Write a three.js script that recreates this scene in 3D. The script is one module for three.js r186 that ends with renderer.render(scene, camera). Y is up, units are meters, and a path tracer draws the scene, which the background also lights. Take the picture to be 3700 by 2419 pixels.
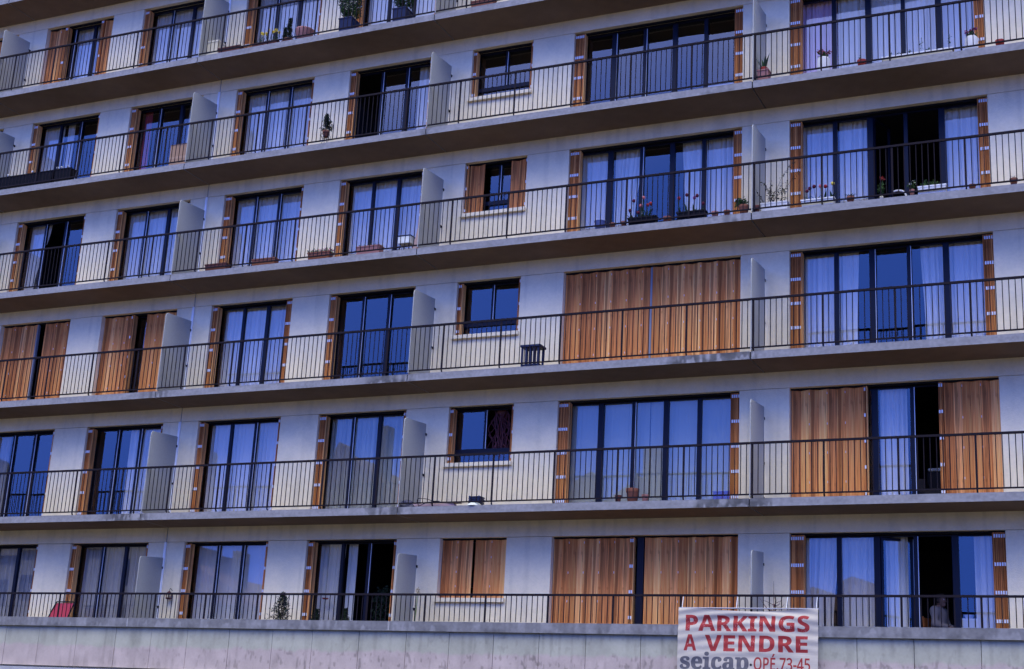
import * as THREE from 'three';
import { mergeGeometries, mergeVertices } from 'three/addons/utils/BufferGeometryUtils.js';
import { RoundedBoxGeometry } from 'three/addons/geometries/RoundedBoxGeometry.js';
import { MarchingCubes } from 'three/addons/objects/MarchingCubes.js';

// ------------------------------------------------------------------ camera, sky, sun, exposure
const scene = new THREE.Scene();
const camera = new THREE.PerspectiveCamera(25.74, 3700 / 2419, 0.1, 600);
camera.rotation.order = 'YXZ';
camera.position.set(20.286, 1.596, 26.409);
camera.rotation.set(16.261 * Math.PI / 180, 25.407 * Math.PI / 180, 3.158 * Math.PI / 180);
const renderer = new THREE.WebGLRenderer({ antialias: true });
renderer.toneMapping = THREE.LinearToneMapping;
renderer.toneMappingExposure = 2.8;
renderer.outputColorSpace = THREE.SRGBColorSpace;
renderer.shadowMap.enabled = true;
renderer.setSize(1024, 669);

const SUN = new THREE.Vector3(-0.38, 0.74, -0.56).normalize();   // high behind the building: the street front lies in open shade
function mulberry(a) { return () => { a = (a + 0x6d2b79f5) | 0; let t = Math.imul(a ^ (a >>> 15), 1 | a); t = (t + Math.imul(t ^ (t >>> 7), 61 | t)) ^ t; return ((t ^ (t >>> 14)) >>> 0) / 4294967296; }; }
// tileable value noise
function makeNoise(seed) {
  const r = mulberry(seed), T = new Float32Array(256 * 256); for (let i = 0; i < T.length; i++) T[i] = r();
  const s = (t) => t * t * (3 - 2 * t);
  return (x, y, px = 256, py = 256) => {
    const xi = Math.floor(x), yi = Math.floor(y), fx = s(x - xi), fy = s(y - yi);
    const m = (v, p) => ((v % p) + p) % p;
    const a = m(xi, px), b = m(xi + 1, px), c = m(yi, py) * 256, d = m(yi + 1, py) * 256;
    return (T[c + a] * (1 - fx) + T[c + b] * fx) * (1 - fy) + (T[d + a] * (1 - fx) + T[d + b] * fx) * fy;
  };
}
const NZ = makeNoise(11), NZ2 = makeNoise(23);
const clamp = (v, a = 0, b = 1) => Math.min(b, Math.max(a, v));
const mix = (a, b, t) => a + (b - a) * t;
const sstep = (a, b, x) => { const t = clamp((x - a) / (b - a)); return t * t * (3 - 2 * t); };

function skyTexture() {
  const W = 512, H = 256, d = new Float32Array(W * H * 4);
  for (let j = 0; j < H; j++) {
    const el = ((j + 0.5) / H - 0.5) * Math.PI, y = Math.sin(el), c = Math.cos(el);
    for (let i = 0; i < W; i++) {
      const az = ((i + 0.5) / W - 0.5) * 2 * Math.PI, x = Math.cos(az) * c, z = Math.sin(az) * c;
      const ang = Math.acos(clamp(x * SUN.x + y * SUN.y + z * SUN.z, -1, 1));
      const glow = Math.exp(-ang / 0.4) * 1.4 + Math.exp(-ang / 0.15) * 1.5;
      const veil = sstep(0.37, 0.9, y + 0.10 * (NZ(i * 0.03515625, j * 0.12, 18) - 0.5) + 0.05 * (NZ2(i * 0.08984375, j * 0.28, 46) - 0.5));   // thin high cloud overhead, clear deep blue below it
      let r = mix(0.06, 1.95, veil), g = mix(0.19, 1.9, veil), b = mix(1.0, 1.5, veil);
      r += glow; g += glow * 0.97; b += glow * 0.92;
      if (y < 0) { r = 0.06; g = 0.055; b = 0.055; }
      const o = (j * W + i) * 4; d[o] = r; d[o + 1] = g; d[o + 2] = b; d[o + 3] = 1;
    }
  }
  const tex = new THREE.DataTexture(d, W, H, THREE.RGBAFormat, THREE.FloatType);
  tex.mapping = THREE.EquirectangularReflectionMapping; tex.magFilter = THREE.LinearFilter; tex.minFilter = THREE.LinearFilter; tex.wrapS = THREE.RepeatWrapping; tex.needsUpdate = true;
  return tex;
}
const sky = skyTexture();
scene.background = sky; scene.environment = sky; scene.environmentIntensity = 1; scene.backgroundIntensity = 1;
const sun = new THREE.DirectionalLight(new THREE.Color(1.0, 0.93, 0.82), 2);
sun.position.copy(SUN).multiplyScalar(90).add(new THREE.Vector3(4, 8, 8)); sun.target.position.set(4, 8, 8);
sun.castShadow = true; sun.shadow.mapSize.set(4096, 4096);
Object.assign(sun.shadow.camera, { left: -70, right: 70, top: 70, bottom: -70, near: 1, far: 220 });
scene.add(sun, sun.target);

// ------------------------------------------------------------------ helpers
const counts = {};
const numbered = (n) => { const k = counts[n] ?? 0; counts[n] = k + 1; return k ? n + '_' + String(k).padStart(3, '0') : n; };
const V = (x, y, z) => new THREE.Vector3(x, y, z);
function metreUV(g) {   // box projection, uv in metres
  const p = g.attributes.position, n = g.attributes.normal, uv = new Float32Array(p.count * 2);
  for (let i = 0; i < p.count; i++) {
    const ax = Math.abs(n.getX(i)), ay = Math.abs(n.getY(i)), az = Math.abs(n.getZ(i));
    if (az >= ax && az >= ay) { uv[2 * i] = p.getX(i); uv[2 * i + 1] = p.getY(i); } else if (ax >= ay) { uv[2 * i] = p.getZ(i); uv[2 * i + 1] = p.getY(i); } else { uv[2 * i] = p.getX(i); uv[2 * i + 1] = p.getZ(i); }
  }
  g.setAttribute('uv', new THREE.BufferAttribute(uv, 2)); return g;
}
const box = (x0, x1, y0, y1, z0, z1) => metreUV(new THREE.BoxGeometry(x1 - x0, y1 - y0, z1 - z0).translate((x0 + x1) / 2, (y0 + y1) / 2, (z0 + z1) / 2));
const rbox = (w, h, d, r, x = 0, y = 0, z = 0) => metreUV(new RoundedBoxGeometry(w, h, d, 2, r).translate(x, y, z));
function rod(a, b, r0, r1 = r0, seg = 6) {
  const v = b.clone().sub(a), g = new THREE.CylinderGeometry(r1, r0, v.length(), seg, 1);
  g.applyQuaternion(new THREE.Quaternion().setFromUnitVectors(V(0, 1, 0), v.clone().normalize())); return g.translate((a.x + b.x) / 2, (a.y + b.y) / 2, (a.z + b.z) / 2);
}
function merge(list) {
  const L = list.flat(9).filter(Boolean).map((g) => (g.index ? g.toNonIndexed() : g));
  const col = L.some((g) => g.attributes.color);
  for (const g of L) {
    for (const k of Object.keys(g.attributes)) if (!['position', 'normal', 'uv', 'color'].includes(k)) g.deleteAttribute(k);
    if (!g.attributes.uv) g.setAttribute('uv', new THREE.BufferAttribute(new Float32Array(g.attributes.position.count * 2), 2));
    if (col && !g.attributes.color) g.setAttribute('color', new THREE.BufferAttribute(new Float32Array(g.attributes.position.count * 3).fill(1), 3));
    g.morphAttributes = {};
  }
  return L.length === 1 ? L[0] : mergeGeometries(L);
}
function part(name, geo, mat, parent, pos, rotY) {
  const m = new THREE.Mesh(Array.isArray(geo) ? merge(geo) : geo, mat); m.name = numbered(name); m.castShadow = m.receiveShadow = true;
  if (pos) m.position.set(...pos); if (rotY) m.rotation.y = rotY; parent.add(m); return m;
}
function sub(name, parent, pos) { const g = new THREE.Group(); g.name = numbered(name); if (pos) g.position.set(...pos); parent.add(g); return g; }
function tag(o, label, category, group) {
  const w = label.split(/\s+/).length; if (w < 4 || w > 16) console.log('LABEL LENGTH', w, label);
  o.userData.label = label; o.userData.category = category; if (group) o.userData.group = group; return o;
}
function thing(name, label, category, pos = [0, 0, 0], group, rotY = 0) { const g = new THREE.Group(); g.name = numbered(name); g.position.set(...pos); g.rotation.y = rotY; scene.add(g); return tag(g, label, category, group); }
function struct(name, geo, mat) { const m = part(name, geo, mat, scene); m.userData.kind = 'structure'; return m; }

// ------------------------------------------------------------------ materials
function dataTex(W, H, fn, srgb = true, repX = 1, repY = 1) {
  const d = new Uint8Array(W * H * 4);
  for (let j = 0; j < H; j++) for (let i = 0; i < W; i++) { const c = fn(i, j), o = (j * W + i) * 4; d[o] = clamp(c[0]) * 255; d[o + 1] = clamp(c[1]) * 255; d[o + 2] = clamp(c[2]) * 255; d[o + 3] = 255; }
  const t = new THREE.DataTexture(d, W, H); t.wrapS = t.wrapT = THREE.RepeatWrapping; t.magFilter = THREE.LinearFilter; t.minFilter = THREE.LinearMipmapLinearFilter; t.generateMipmaps = true;
  t.colorSpace = srgb ? THREE.SRGBColorSpace : THREE.NoColorSpace; t.repeat.set(repX, repY); t.needsUpdate = true; return t;
}
const lin = (v) => (v <= 0.0031308 ? v * 12.92 : 1.055 * Math.pow(v, 1 / 2.4) - 0.055);   // linear reflectance to an sRGB texel
const rgb = (r, g, b) => new THREE.Color().setRGB(r, g, b);
const phys = (r, g, b, rough, extra) => new THREE.MeshPhysicalMaterial({ color: rgb(r, g, b), roughness: rough, ...extra });

const std = (r, g, b, rough = 0.8, extra = {}) => new THREE.MeshPhysicalMaterial({ color: rgb(r, g, b), roughness: rough, specularIntensity: 0.35, ...extra });

// cream render, 8 m tile: broad weathering, trowel blotches, sand grain
const renderTex = dataTex(1024, 1024, (i, j) => {
  const u = i / 1024, v = j / 1024;
  const a = NZ(u * 6, v * 6, 6, 6), b = NZ2(u * 23, v * 23, 23, 23), c = NZ(u * 90, v * 90, 90, 90), e = NZ2(u * 250, v * 250, 250, 250), streak = NZ(u * 70, v * 5, 70, 5);
  const k = 0.83 + 0.12 * a + 0.1 * b + 0.05 * c + 0.06 * (e - 0.5) - 0.09 * sstep(0.55, 0.95, streak);
  const warm = 0.02 * (b - 0.5);
  return [lin(k * 0.89 + warm), lin(k * 0.76), lin(k * 0.5 - warm)];
}, true, 1 / 8, 1 / 8);
const grainBump = dataTex(512, 512, (i, j) => { const u = i / 512, v = j / 512, k = 0.5 * NZ(u * 120, v * 120, 120, 120) + 0.5 * NZ2(u * 250, v * 250, 250, 250); return [k, k, k]; }, false, 1 / 2, 1 / 2);
const mRender = new THREE.MeshPhysicalMaterial({ map: renderTex, roughness: 0.95, specularIntensity: 0.3, bumpMap: grainBump, bumpScale: 0.004 });
const concreteTex = dataTex(512, 512, (i, j) => {
  const u = i / 512, v = j / 512, k = 0.8 + 0.16 * NZ(u * 9, v * 9, 9, 9) + 0.14 * NZ2(u * 40, v * 40, 40, 40) + 0.1 * NZ(u * 160, v * 160, 160, 160);
  return [lin(k * 0.36), lin(k * 0.355), lin(k * 0.36)];
}, true, 1 / 4, 1 / 4);
const mConcrete = new THREE.MeshStandardMaterial({ map: concreteTex, roughness: 0.95, bumpMap: grainBump, bumpScale: 0.003 });
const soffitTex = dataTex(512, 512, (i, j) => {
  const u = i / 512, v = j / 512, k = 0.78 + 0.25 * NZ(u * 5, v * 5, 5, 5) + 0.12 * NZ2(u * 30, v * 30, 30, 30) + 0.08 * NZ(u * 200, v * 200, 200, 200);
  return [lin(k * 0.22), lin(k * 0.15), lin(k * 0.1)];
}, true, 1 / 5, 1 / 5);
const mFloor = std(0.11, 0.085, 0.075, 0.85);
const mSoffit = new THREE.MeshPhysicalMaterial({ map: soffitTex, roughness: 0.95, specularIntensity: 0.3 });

const X0 = -13, X1 = 23;   // ends of the block
// front edge of a slab with rain drips and bleaching: one texture along the whole edge
function fasciaMaterial(seed, spots, all, rough) {
  const W = 2048, H = 32, n = makeNoise(seed);
  const t = dataTex(W, H, (i, j) => {
    const x = X0 + (i / W) * (X1 - X0), v = j / (H - 1);       // v = 0 at the bottom
    let env = all;
    for (const [c, w, s] of spots) env = Math.max(env, s * (1 - sstep(w * 0.35, w, Math.abs(x - c))));
    const len = n(x * 7, 3) * 0.7 + n(x * 19, 9) * 0.5, drip = env * sstep(0.18, 0.5, n(x * 5.3, 40) * 0.6 + n(x * 14, 50) * 0.4) * sstep(1.05 - len * 1.3, 1.2 - len * 1.1, v * 0.55 + 0.35 + 0.2 * n(x * 25, v * 3));
    const low = env * 0.7 * sstep(0.42, 0.7, n(x * 6.1, 70)) * sstep(0.75, 0.2, v + 0.4 * n(x * 22, 80));
    const lime = (env + 0.12) * sstep(0.55, 0.85, n(x * 9, 120 + v)) * 0.3;
    let k = 0.78 + 0.2 * n(x * 3, v * 2 + 150) + 0.24 * n(x * 26, v * 4 + 170) + 0.12 * (n(x * 55, v * 20 + 200) - 0.5) - 0.06 * sstep(0.85, 1, v);
    k = k * (1 - 0.62 * clamp(drip + low)) + lime * 0.5;
    return [lin(k * rough), lin(k * rough * 0.985), lin(k * rough * 1.02)];
  });
  t.wrapT = THREE.ClampToEdgeWrapping;
  return new THREE.MeshPhysicalMaterial({ map: t, roughness: 0.95, specularIntensity: 0.3 });
}
const woodTex = dataTex(512, 512, (i, j) => {   // 1 m x 2 m: upright softwood grain with fine tongue-and-groove lines
  const u = i / 512, v = j / 512;
  const g = NZ(u * 120, v * 5, 120, 5) * 0.5 + NZ2(u * 240, v * 9, 240, 9) * 0.3 + NZ(u * 34, v * 3, 34, 3) * 0.5;
  const groove = Math.abs(((u * 36) % 1) - 0.5) > 0.41 ? 0.58 : 1;
  const tone = 0.62 + 0.78 * NZ2(Math.floor(u * 18), 7, 18);
  const knot = 1 - 0.25 * sstep(0.8, 0.95, NZ(u * 25, v * 14, 25, 14));
  const k = (0.24 + 1.0 * g) * groove * tone * knot;
  return [lin(k * 1.0), lin(k * 0.74), lin(k * 0.62)];
}, true, 1, 0.5);
const woods = [[1, 0.56, 0.22], [0.78, 0.37, 0.125], [0.5, 0.215, 0.065], [1, 0.58, 0.22], [0.64, 0.285, 0.09]].map((c) => new THREE.MeshPhysicalMaterial({ color: rgb(...c), map: woodTex, roughness: 0.7, specularIntensity: 0.3 }));
const mFrame = std(0.007, 0.008, 0.018, 0.35, { specularIntensity: 0.3 }), mRail = std(0.014, 0.011, 0.015, 0.7, { specularIntensity: 0.12 }), mAlu = std(0.62, 0.64, 0.66, 0.35, { metalness: 0.3 }), mHinge = std(0.72, 0.74, 0.78, 0.5);
const mZinc = std(0.24, 0.25, 0.27, 0.6);
const mGlass = phys(1, 1, 1, 0.0, { transmission: 1, thickness: 0, ior: 1.92, side: THREE.DoubleSide });
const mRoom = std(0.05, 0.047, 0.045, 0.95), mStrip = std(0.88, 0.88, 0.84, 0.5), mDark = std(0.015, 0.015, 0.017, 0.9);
const screenTex = dataTex(256, 256, (i, j) => { const u = i / 256, v = j / 256, k = 0.86 + 0.14 * NZ(u * 5, v * 5, 5, 5) + 0.1 * (NZ2(u * 128, v * 128, 128, 128) - 0.5); return [lin(k * 0.44), lin(k * 0.44), lin(k * 0.4)]; }, true, 0.5, 0.5);
const mScreen = new THREE.MeshPhysicalMaterial({ map: screenTex, roughness: 0.7, transmission: 0.22, thickness: 0, side: THREE.DoubleSide });
const cloth = (r, g, b, tr = 0.12) => phys(r, g, b, 1, { transmission: tr, thickness: 0, side: THREE.DoubleSide });
const CLOTH = { white: cloth(0.72, 0.68, 0.57), cream: cloth(0.78, 0.74, 0.64), grey: cloth(0.42, 0.4, 0.36), pink: cloth(0.72, 0.5, 0.6), red: cloth(0.4, 0.04, 0.06, 0.15), sheer: cloth(0.5, 0.52, 0.42, 0.25) };
const mTerra = std(0.23, 0.088, 0.055, 0.85), mTerraDark = std(0.13, 0.048, 0.038, 0.85), mPink = std(0.34, 0.16, 0.14, 0.85), mWhitePot = std(0.72, 0.71, 0.68, 0.6), mRedPot = std(0.36, 0.05, 0.035, 0.6), mBlackPot = std(0.006, 0.006, 0.009, 0.6, { specularIntensity: 0.15 }), mNavy = std(0.01, 0.018, 0.06, 0.5), mBluePot = std(0.1, 0.13, 0.28, 0.5), mSoil = std(0.035, 0.025, 0.018, 1), mBark = std(0.06, 0.04, 0.028, 0.95);
const leafM = (r, g, b) => phys(r, g, b, 0.7, { transmission: 0.15, thickness: 0, specularIntensity: 0.25, side: THREE.DoubleSide, vertexColors: true });
const mLeaf = leafM(0.035, 0.075, 0.024), mConifer = leafM(0.018, 0.032, 0.02), mBlade = leafM(0.035, 0.075, 0.03), mPale = leafM(0.2, 0.26, 0.13);

// ------------------------------------------------------------------ ground and street
const G0 = 3.6, STOREY = 2.75, Y = (f) => G0 + STOREY * f;
const asphaltTex = dataTex(512, 512, (i, j) => { const u = i / 512, v = j / 512, k = 0.7 + 0.4 * NZ(u * 6, v * 6, 6, 6) + 0.4 * (NZ2(u * 200, v * 200, 200, 200) - 0.5); return [lin(k * 0.026), lin(k * 0.025), lin(k * 0.026)]; }, true, 1 / 6, 1 / 6);
const mAsphalt = new THREE.MeshPhysicalMaterial({ map: asphaltTex, roughness: 0.95, specularIntensity: 0.4 });
struct('ground', metreUV(new THREE.PlaneGeometry(500, 500).rotateX(-Math.PI / 2)), mAsphalt);
struct('pavement', box(-60, 60, -0.2, 0.13, 1.1, 4.2), mAsphalt);
struct('pavement', box(-60, 60, -0.2, 0.13, 32, 35.5), mAsphalt);

// ------------------------------------------------------------------ the apartment building
const building = thing('apartment_building', 'cream apartment block with long balconies, dark windows and folding wooden shutters', 'building');
const COL = { Z: [-9.6, -7.385], A: [-6.396, -4.181], B: [-3.211, -0.986], C: [0, 2.216], D: [3.188, 5.372], E: [6.382, 7.874], F: [8.852, 12.622], G: [13.591, 17.371] };
const JOINT = [-6.9, -0.5, 5.89, 13.11];
const TOP = 2.3, SLAB_B = -0.13, SLAB_T = 0.02, DEPTH = 1.0, WALL = -0.34, NF = 7;
// slabs
const drips = {
  1: [[-0.9, 0.9, 1], [5.7, 0.75, 0.9], [12.75, 1.1, 1]], 2: [[-0.55, 0.6, 0.8], [5.5, 0.8, 0.9], [12.4, 1.3, 1]], 3: [[5.2, 0.4, 0.4], [12.6, 0.6, 0.7]], 4: [[5.95, 0.3, 0.5], [12.4, 0.5, 0.4]], 5: [[4, 1, 0.25], [7, 0.6, 0.3]], 6: [],
};
for (let f = 0; f < NF; f++) {
  const edges = [X0, ...JOINT, X1], fas = f ? fasciaMaterial(300 + f, drips[f], f > 4 ? 0.16 : 0.1, 0.24) : mConcrete;
  for (let k = 0; k < edges.length - 1; k++) {
    const a = edges[k] + (k ? 0.013 : 0), b = edges[k + 1] - (k < edges.length - 2 ? 0.013 : 0), z1 = f ? DEPTH : 0.86;
    const g = box(a, b, Y(f) + SLAB_B, Y(f) + SLAB_T, 0, z1), uv = g.attributes.uv, p = g.attributes.position;
    if (f) for (let i = 16; i < 20; i++) uv.setXY(i, (p.getX(i) - X0) / (X1 - X0), (p.getY(i) - Y(f) - SLAB_B) / (SLAB_T - SLAB_B));   // the front face runs along the drip texture
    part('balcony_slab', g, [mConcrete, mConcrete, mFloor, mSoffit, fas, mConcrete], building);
    part('joint_seal', box(edges[k + 1] - 0.013, edges[k + 1] + 0.013, Y(f) + SLAB_B + 0.03, Y(f) + SLAB_T - 0.01, 0.01, z1 - 0.012), mDark, building);
  }
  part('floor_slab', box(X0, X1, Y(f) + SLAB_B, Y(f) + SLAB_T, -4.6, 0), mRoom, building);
}
part('roof', box(X0, X1, Y(NF) + SLAB_B, Y(NF) + 0.3, -11, 1.0), mConcrete, building);
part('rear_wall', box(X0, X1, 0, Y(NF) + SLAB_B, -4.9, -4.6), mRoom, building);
part('end_wall', box(X0 - 0.3, X0, 0, Y(NF) + 0.3, -11, 0), mRender, building);
part('end_wall', box(X1, X1 + 0.3, 0, Y(NF) + 0.3, -11, 0), mRender, building);
part('rear_wall', box(X0, X1, 0, Y(NF) + SLAB_B, -11, -10.7), mRender, building);
// walls
const keys = Object.keys(COL);
for (let f = 0; f < NF; f++) {
  const xs = [X0, ...keys.flatMap((k) => COL[k]), X1];
  for (let k = 0; k < xs.length; k += 2) part('wall_panel', box(xs[k], xs[k + 1], Y(f) + SLAB_T, Y(f) + TOP - 0.009, WALL, 0), mRender, building);
  part('wall_panel', box(COL.E[0], COL.E[1], Y(f) + SLAB_T, Y(f) + 1.0, WALL, 0), mRender, building);
  const ed = [X0, -0.5, X1];
  for (let k = 0; k < 2; k++) part('lintel_band', box(ed[k] + (k ? 0.014 : 0), ed[k + 1] - (k ? 0 : 0.014), Y(f) + TOP, Y(f) + STOREY + SLAB_B, WALL, 0), mRender, building);
  part('lintel_joint', box(-0.514, -0.486, Y(f) + TOP, Y(f) + STOREY + SLAB_B, WALL, -0.012), mConcrete, building);
  part('joint_strip', box(-0.53, -0.474, Y(f) + SLAB_T, Y(f) + TOP - 0.01, 0, 0.03), mStrip, building);
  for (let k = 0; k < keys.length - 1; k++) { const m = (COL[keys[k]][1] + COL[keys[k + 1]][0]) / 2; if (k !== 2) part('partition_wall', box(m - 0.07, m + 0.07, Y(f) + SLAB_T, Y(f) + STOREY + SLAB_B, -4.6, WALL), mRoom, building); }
  // translucent privacy screens between the balconies
  JOINT.forEach((x, k) => {
    const s = sub('privacy_screen', building), sh = new THREE.Shape(), z0 = 0.06, z1 = f ? 0.985 : 0.85, b = SLAB_T + 0.03, h0 = 1.935, h1 = 1.865, r = 0.09;
    sh.moveTo(z0, b); sh.lineTo(z1, b); sh.lineTo(z1, h1 - r); sh.quadraticCurveTo(z1, h1, z1 - r, h1 + 0.007); sh.lineTo(z0, h0);
    const g = new THREE.ExtrudeGeometry(sh, { depth: 0.012, bevelEnabled: true, bevelThickness: 0.003, bevelSize: 0.003, bevelSegments: 1, curveSegments: 6 });
    g.rotateY(-Math.PI / 2).translate(x + 0.012, Y(f), 0);
    part('screen_panel', metreUV(g), mScreen, s);
    for (const y of [1.72, 0.86, 0.2]) part('bracket', [rbox(0.03, 0.05, 0.09, 0.006, x, Y(f) + y, 0.045)], mDark, s);
  });
}
// base: parapet, panelled wall and plinth under the lowest balcony
const parapetM = fasciaMaterial(391, [], 0.45, 0.225);
{
  const ed = [X0, ...JOINT, X1];
  for (let k = 0; k < ed.length - 1; k++) {
    const a = ed[k] + (k ? 0.02 : 0), b = ed[k + 1] - (k < ed.length - 2 ? 0.02 : 0), g = box(a, b, Y(0) + 0.333, Y(0) + 0.518, 0.86, 1.0), uv = g.attributes.uv, p = g.attributes.position;
    for (let i = 16; i < 20; i++) uv.setXY(i, (p.getX(i) - X0) / (X1 - X0), (p.getY(i) - Y(0) - 0.333) / 0.185);
    part('parapet', g, [mConcrete, mConcrete, mConcrete, mConcrete, parapetM, mConcrete], building);
    if (k < ed.length - 2) part('joint_seal', box(b, b + 0.04, Y(0) + 0.34, Y(0) + 0.505, 0.88, 0.985), mConcrete, building);
  }
}
const baseTex = dataTex(2048, 128, (i, j) => {   // whole length x 0.85 m: pale render, soot spots and runs; pink light leak painted into the lower half
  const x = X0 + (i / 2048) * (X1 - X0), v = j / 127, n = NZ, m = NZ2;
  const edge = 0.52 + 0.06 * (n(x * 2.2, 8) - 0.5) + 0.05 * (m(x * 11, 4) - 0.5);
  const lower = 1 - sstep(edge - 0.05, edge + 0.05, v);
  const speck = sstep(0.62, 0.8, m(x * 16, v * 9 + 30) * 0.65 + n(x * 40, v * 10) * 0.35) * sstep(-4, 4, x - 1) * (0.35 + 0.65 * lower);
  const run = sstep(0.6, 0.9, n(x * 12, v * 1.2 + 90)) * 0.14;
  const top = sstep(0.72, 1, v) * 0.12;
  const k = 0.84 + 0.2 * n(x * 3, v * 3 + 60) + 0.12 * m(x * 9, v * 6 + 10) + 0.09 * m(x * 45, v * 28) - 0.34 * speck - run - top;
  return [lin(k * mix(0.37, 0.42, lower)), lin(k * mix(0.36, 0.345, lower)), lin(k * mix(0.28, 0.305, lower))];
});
baseTex.wrapT = THREE.ClampToEdgeWrapping;
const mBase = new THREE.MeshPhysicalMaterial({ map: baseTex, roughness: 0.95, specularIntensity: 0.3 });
{
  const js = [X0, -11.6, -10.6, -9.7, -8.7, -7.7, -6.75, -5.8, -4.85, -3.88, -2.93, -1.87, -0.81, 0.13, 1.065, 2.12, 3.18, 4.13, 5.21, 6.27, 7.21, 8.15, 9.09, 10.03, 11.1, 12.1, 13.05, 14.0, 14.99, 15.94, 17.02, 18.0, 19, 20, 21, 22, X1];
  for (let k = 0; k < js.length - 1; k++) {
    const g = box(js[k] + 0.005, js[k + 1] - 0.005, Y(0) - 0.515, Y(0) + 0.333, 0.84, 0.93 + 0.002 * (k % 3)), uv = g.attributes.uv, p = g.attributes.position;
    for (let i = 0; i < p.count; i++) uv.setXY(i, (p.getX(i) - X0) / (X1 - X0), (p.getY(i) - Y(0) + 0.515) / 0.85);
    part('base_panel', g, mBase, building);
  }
  part('base_wall', box(X0, X1, 0, Y(0) + SLAB_B, 0.3, 0.84), mConcrete, building);
  part('base_wall', box(X0, X1, Y(0) + SLAB_B, Y(0) + 0.333, 0.86 - 0.06, 0.839), mConcrete, building);
  part('plinth', box(X0, X1, 0, Y(0) - 0.56, 0.842, 1.06), mConcrete, building);
}

// ------------------------------------------------------------------ windows, shutters, curtains
const rnd = mulberry(77);
const leafH = {};
function leafGeo(w, h) { const k = w.toFixed(3) + h.toFixed(2); return (leafH[k] ??= [0, 1, 2].map((i) => { const g = metreUV(new THREE.BoxGeometry(w, h, 0.0145)); const uv = g.attributes.uv; for (let n = 0; n < uv.count; n++) uv.setXY(n, uv.getX(n) + i * 0.31, uv.getY(n) + i * 0.47); return g; })); }
const HW = 0.168;
// n folded leaves standing edge on against a jamb; dir = +1 stacks to the right
function foldedShutter(x, y0, y1, n, dir, tone = 0) {
  const s = sub('folded_shutter', building), h = y1 - y0, gs = leafGeo(HW, h), pitch = 0.0205;
  for (let k = 0; k < n; k++) {
    const m = part('shutter_leaf', gs[Math.floor(rnd() * 3)], woods[k === n - 1 && dir > 0 ? 3 : [4, 2, 1, 2][Math.floor(rnd() * 4)]], s, [x + dir * (0.014 + k * pitch), (y0 + y1) / 2, -0.145 + (rnd() - 0.5) * 0.006], Math.PI / 2 + (rnd() - 0.5) * 0.05);
    if (k === n - 1) m.rotation.y += dir > 0 ? 0.06 : -0.03;
  }
  const rows = h > 1.6 ? [0.972, 0.75, 0.53, 0.31, 0.09] : [0.95, 0.52, 0.08];
  for (const t of rows) {
    const hs = []; for (let k = 0; k < n - 1; k += 2) hs.push(box(x + dir * (0.014 + (k + 0.5) * pitch) - 0.0135, x + dir * (0.014 + (k + 0.5) * pitch) + 0.0135, y0 + h * t - 0.03, y0 + h * t + 0.03, -0.062, -0.05));
    if (hs.length) part('hinge', hs, mHinge, s);
  }
}
// drawn leaves in a shallow zigzag
function drawnShutter(xa, xb, y0, y1) {
  const s = sub('drawn_shutter', building), n = Math.max(1, Math.round((xb - xa) / 0.166)), pitch = (xb - xa) / n, a = 0.3, h = y1 - y0, gs = leafGeo(pitch / Math.cos(a) + 0.002, h);
  let tone = Math.floor(rnd() * 5);
  for (let k = 0; k < n; k++) {
    tone = k % 2 ? [0, 3, 1][Math.floor(rnd() * 3)] : [1, 4, 1][Math.floor(rnd() * 3)];  // alternate leaves get lighter and darker wood, painting in the zigzag light and shade
    part('shutter_leaf', gs[Math.floor(rnd() * 3)], woods[tone], s, [xa + (k + 0.5) * pitch, (y0 + y1) / 2 + (rnd() - 0.5) * 0.008, -0.15], (k % 2 ? -1 : 1) * (a + (rnd() - 0.5) * 0.05));
  }
  for (let k = 1; k < n; k += 2) { const hs = []; for (const t of [0.965, 0.7, 0.45, 0.2]) hs.push(box(xa + (k + 1) * pitch - 0.004, xa + (k + 1) * pitch + 0.004, y0 + h * t - 0.02, y0 + h * t + 0.02, -0.15 + (k % 2 ? 1 : -1) * 0.012, -0.15 + 0.038)); if (k + 1 < n) part('hinge', hs, mHinge, s); }
}
const ROW = ['lowest balcony', 'second balcony up', 'third balcony up', 'third balcony down', 'second balcony down', 'top balcony'];
const COLN = { A: 'first full window from the left', B: 'second window from the left', C: 'third window from the left', D: 'fourth window from the left', E: 'small window', F: 'wide window right of the small one', G: 'rightmost wide window' };
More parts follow.
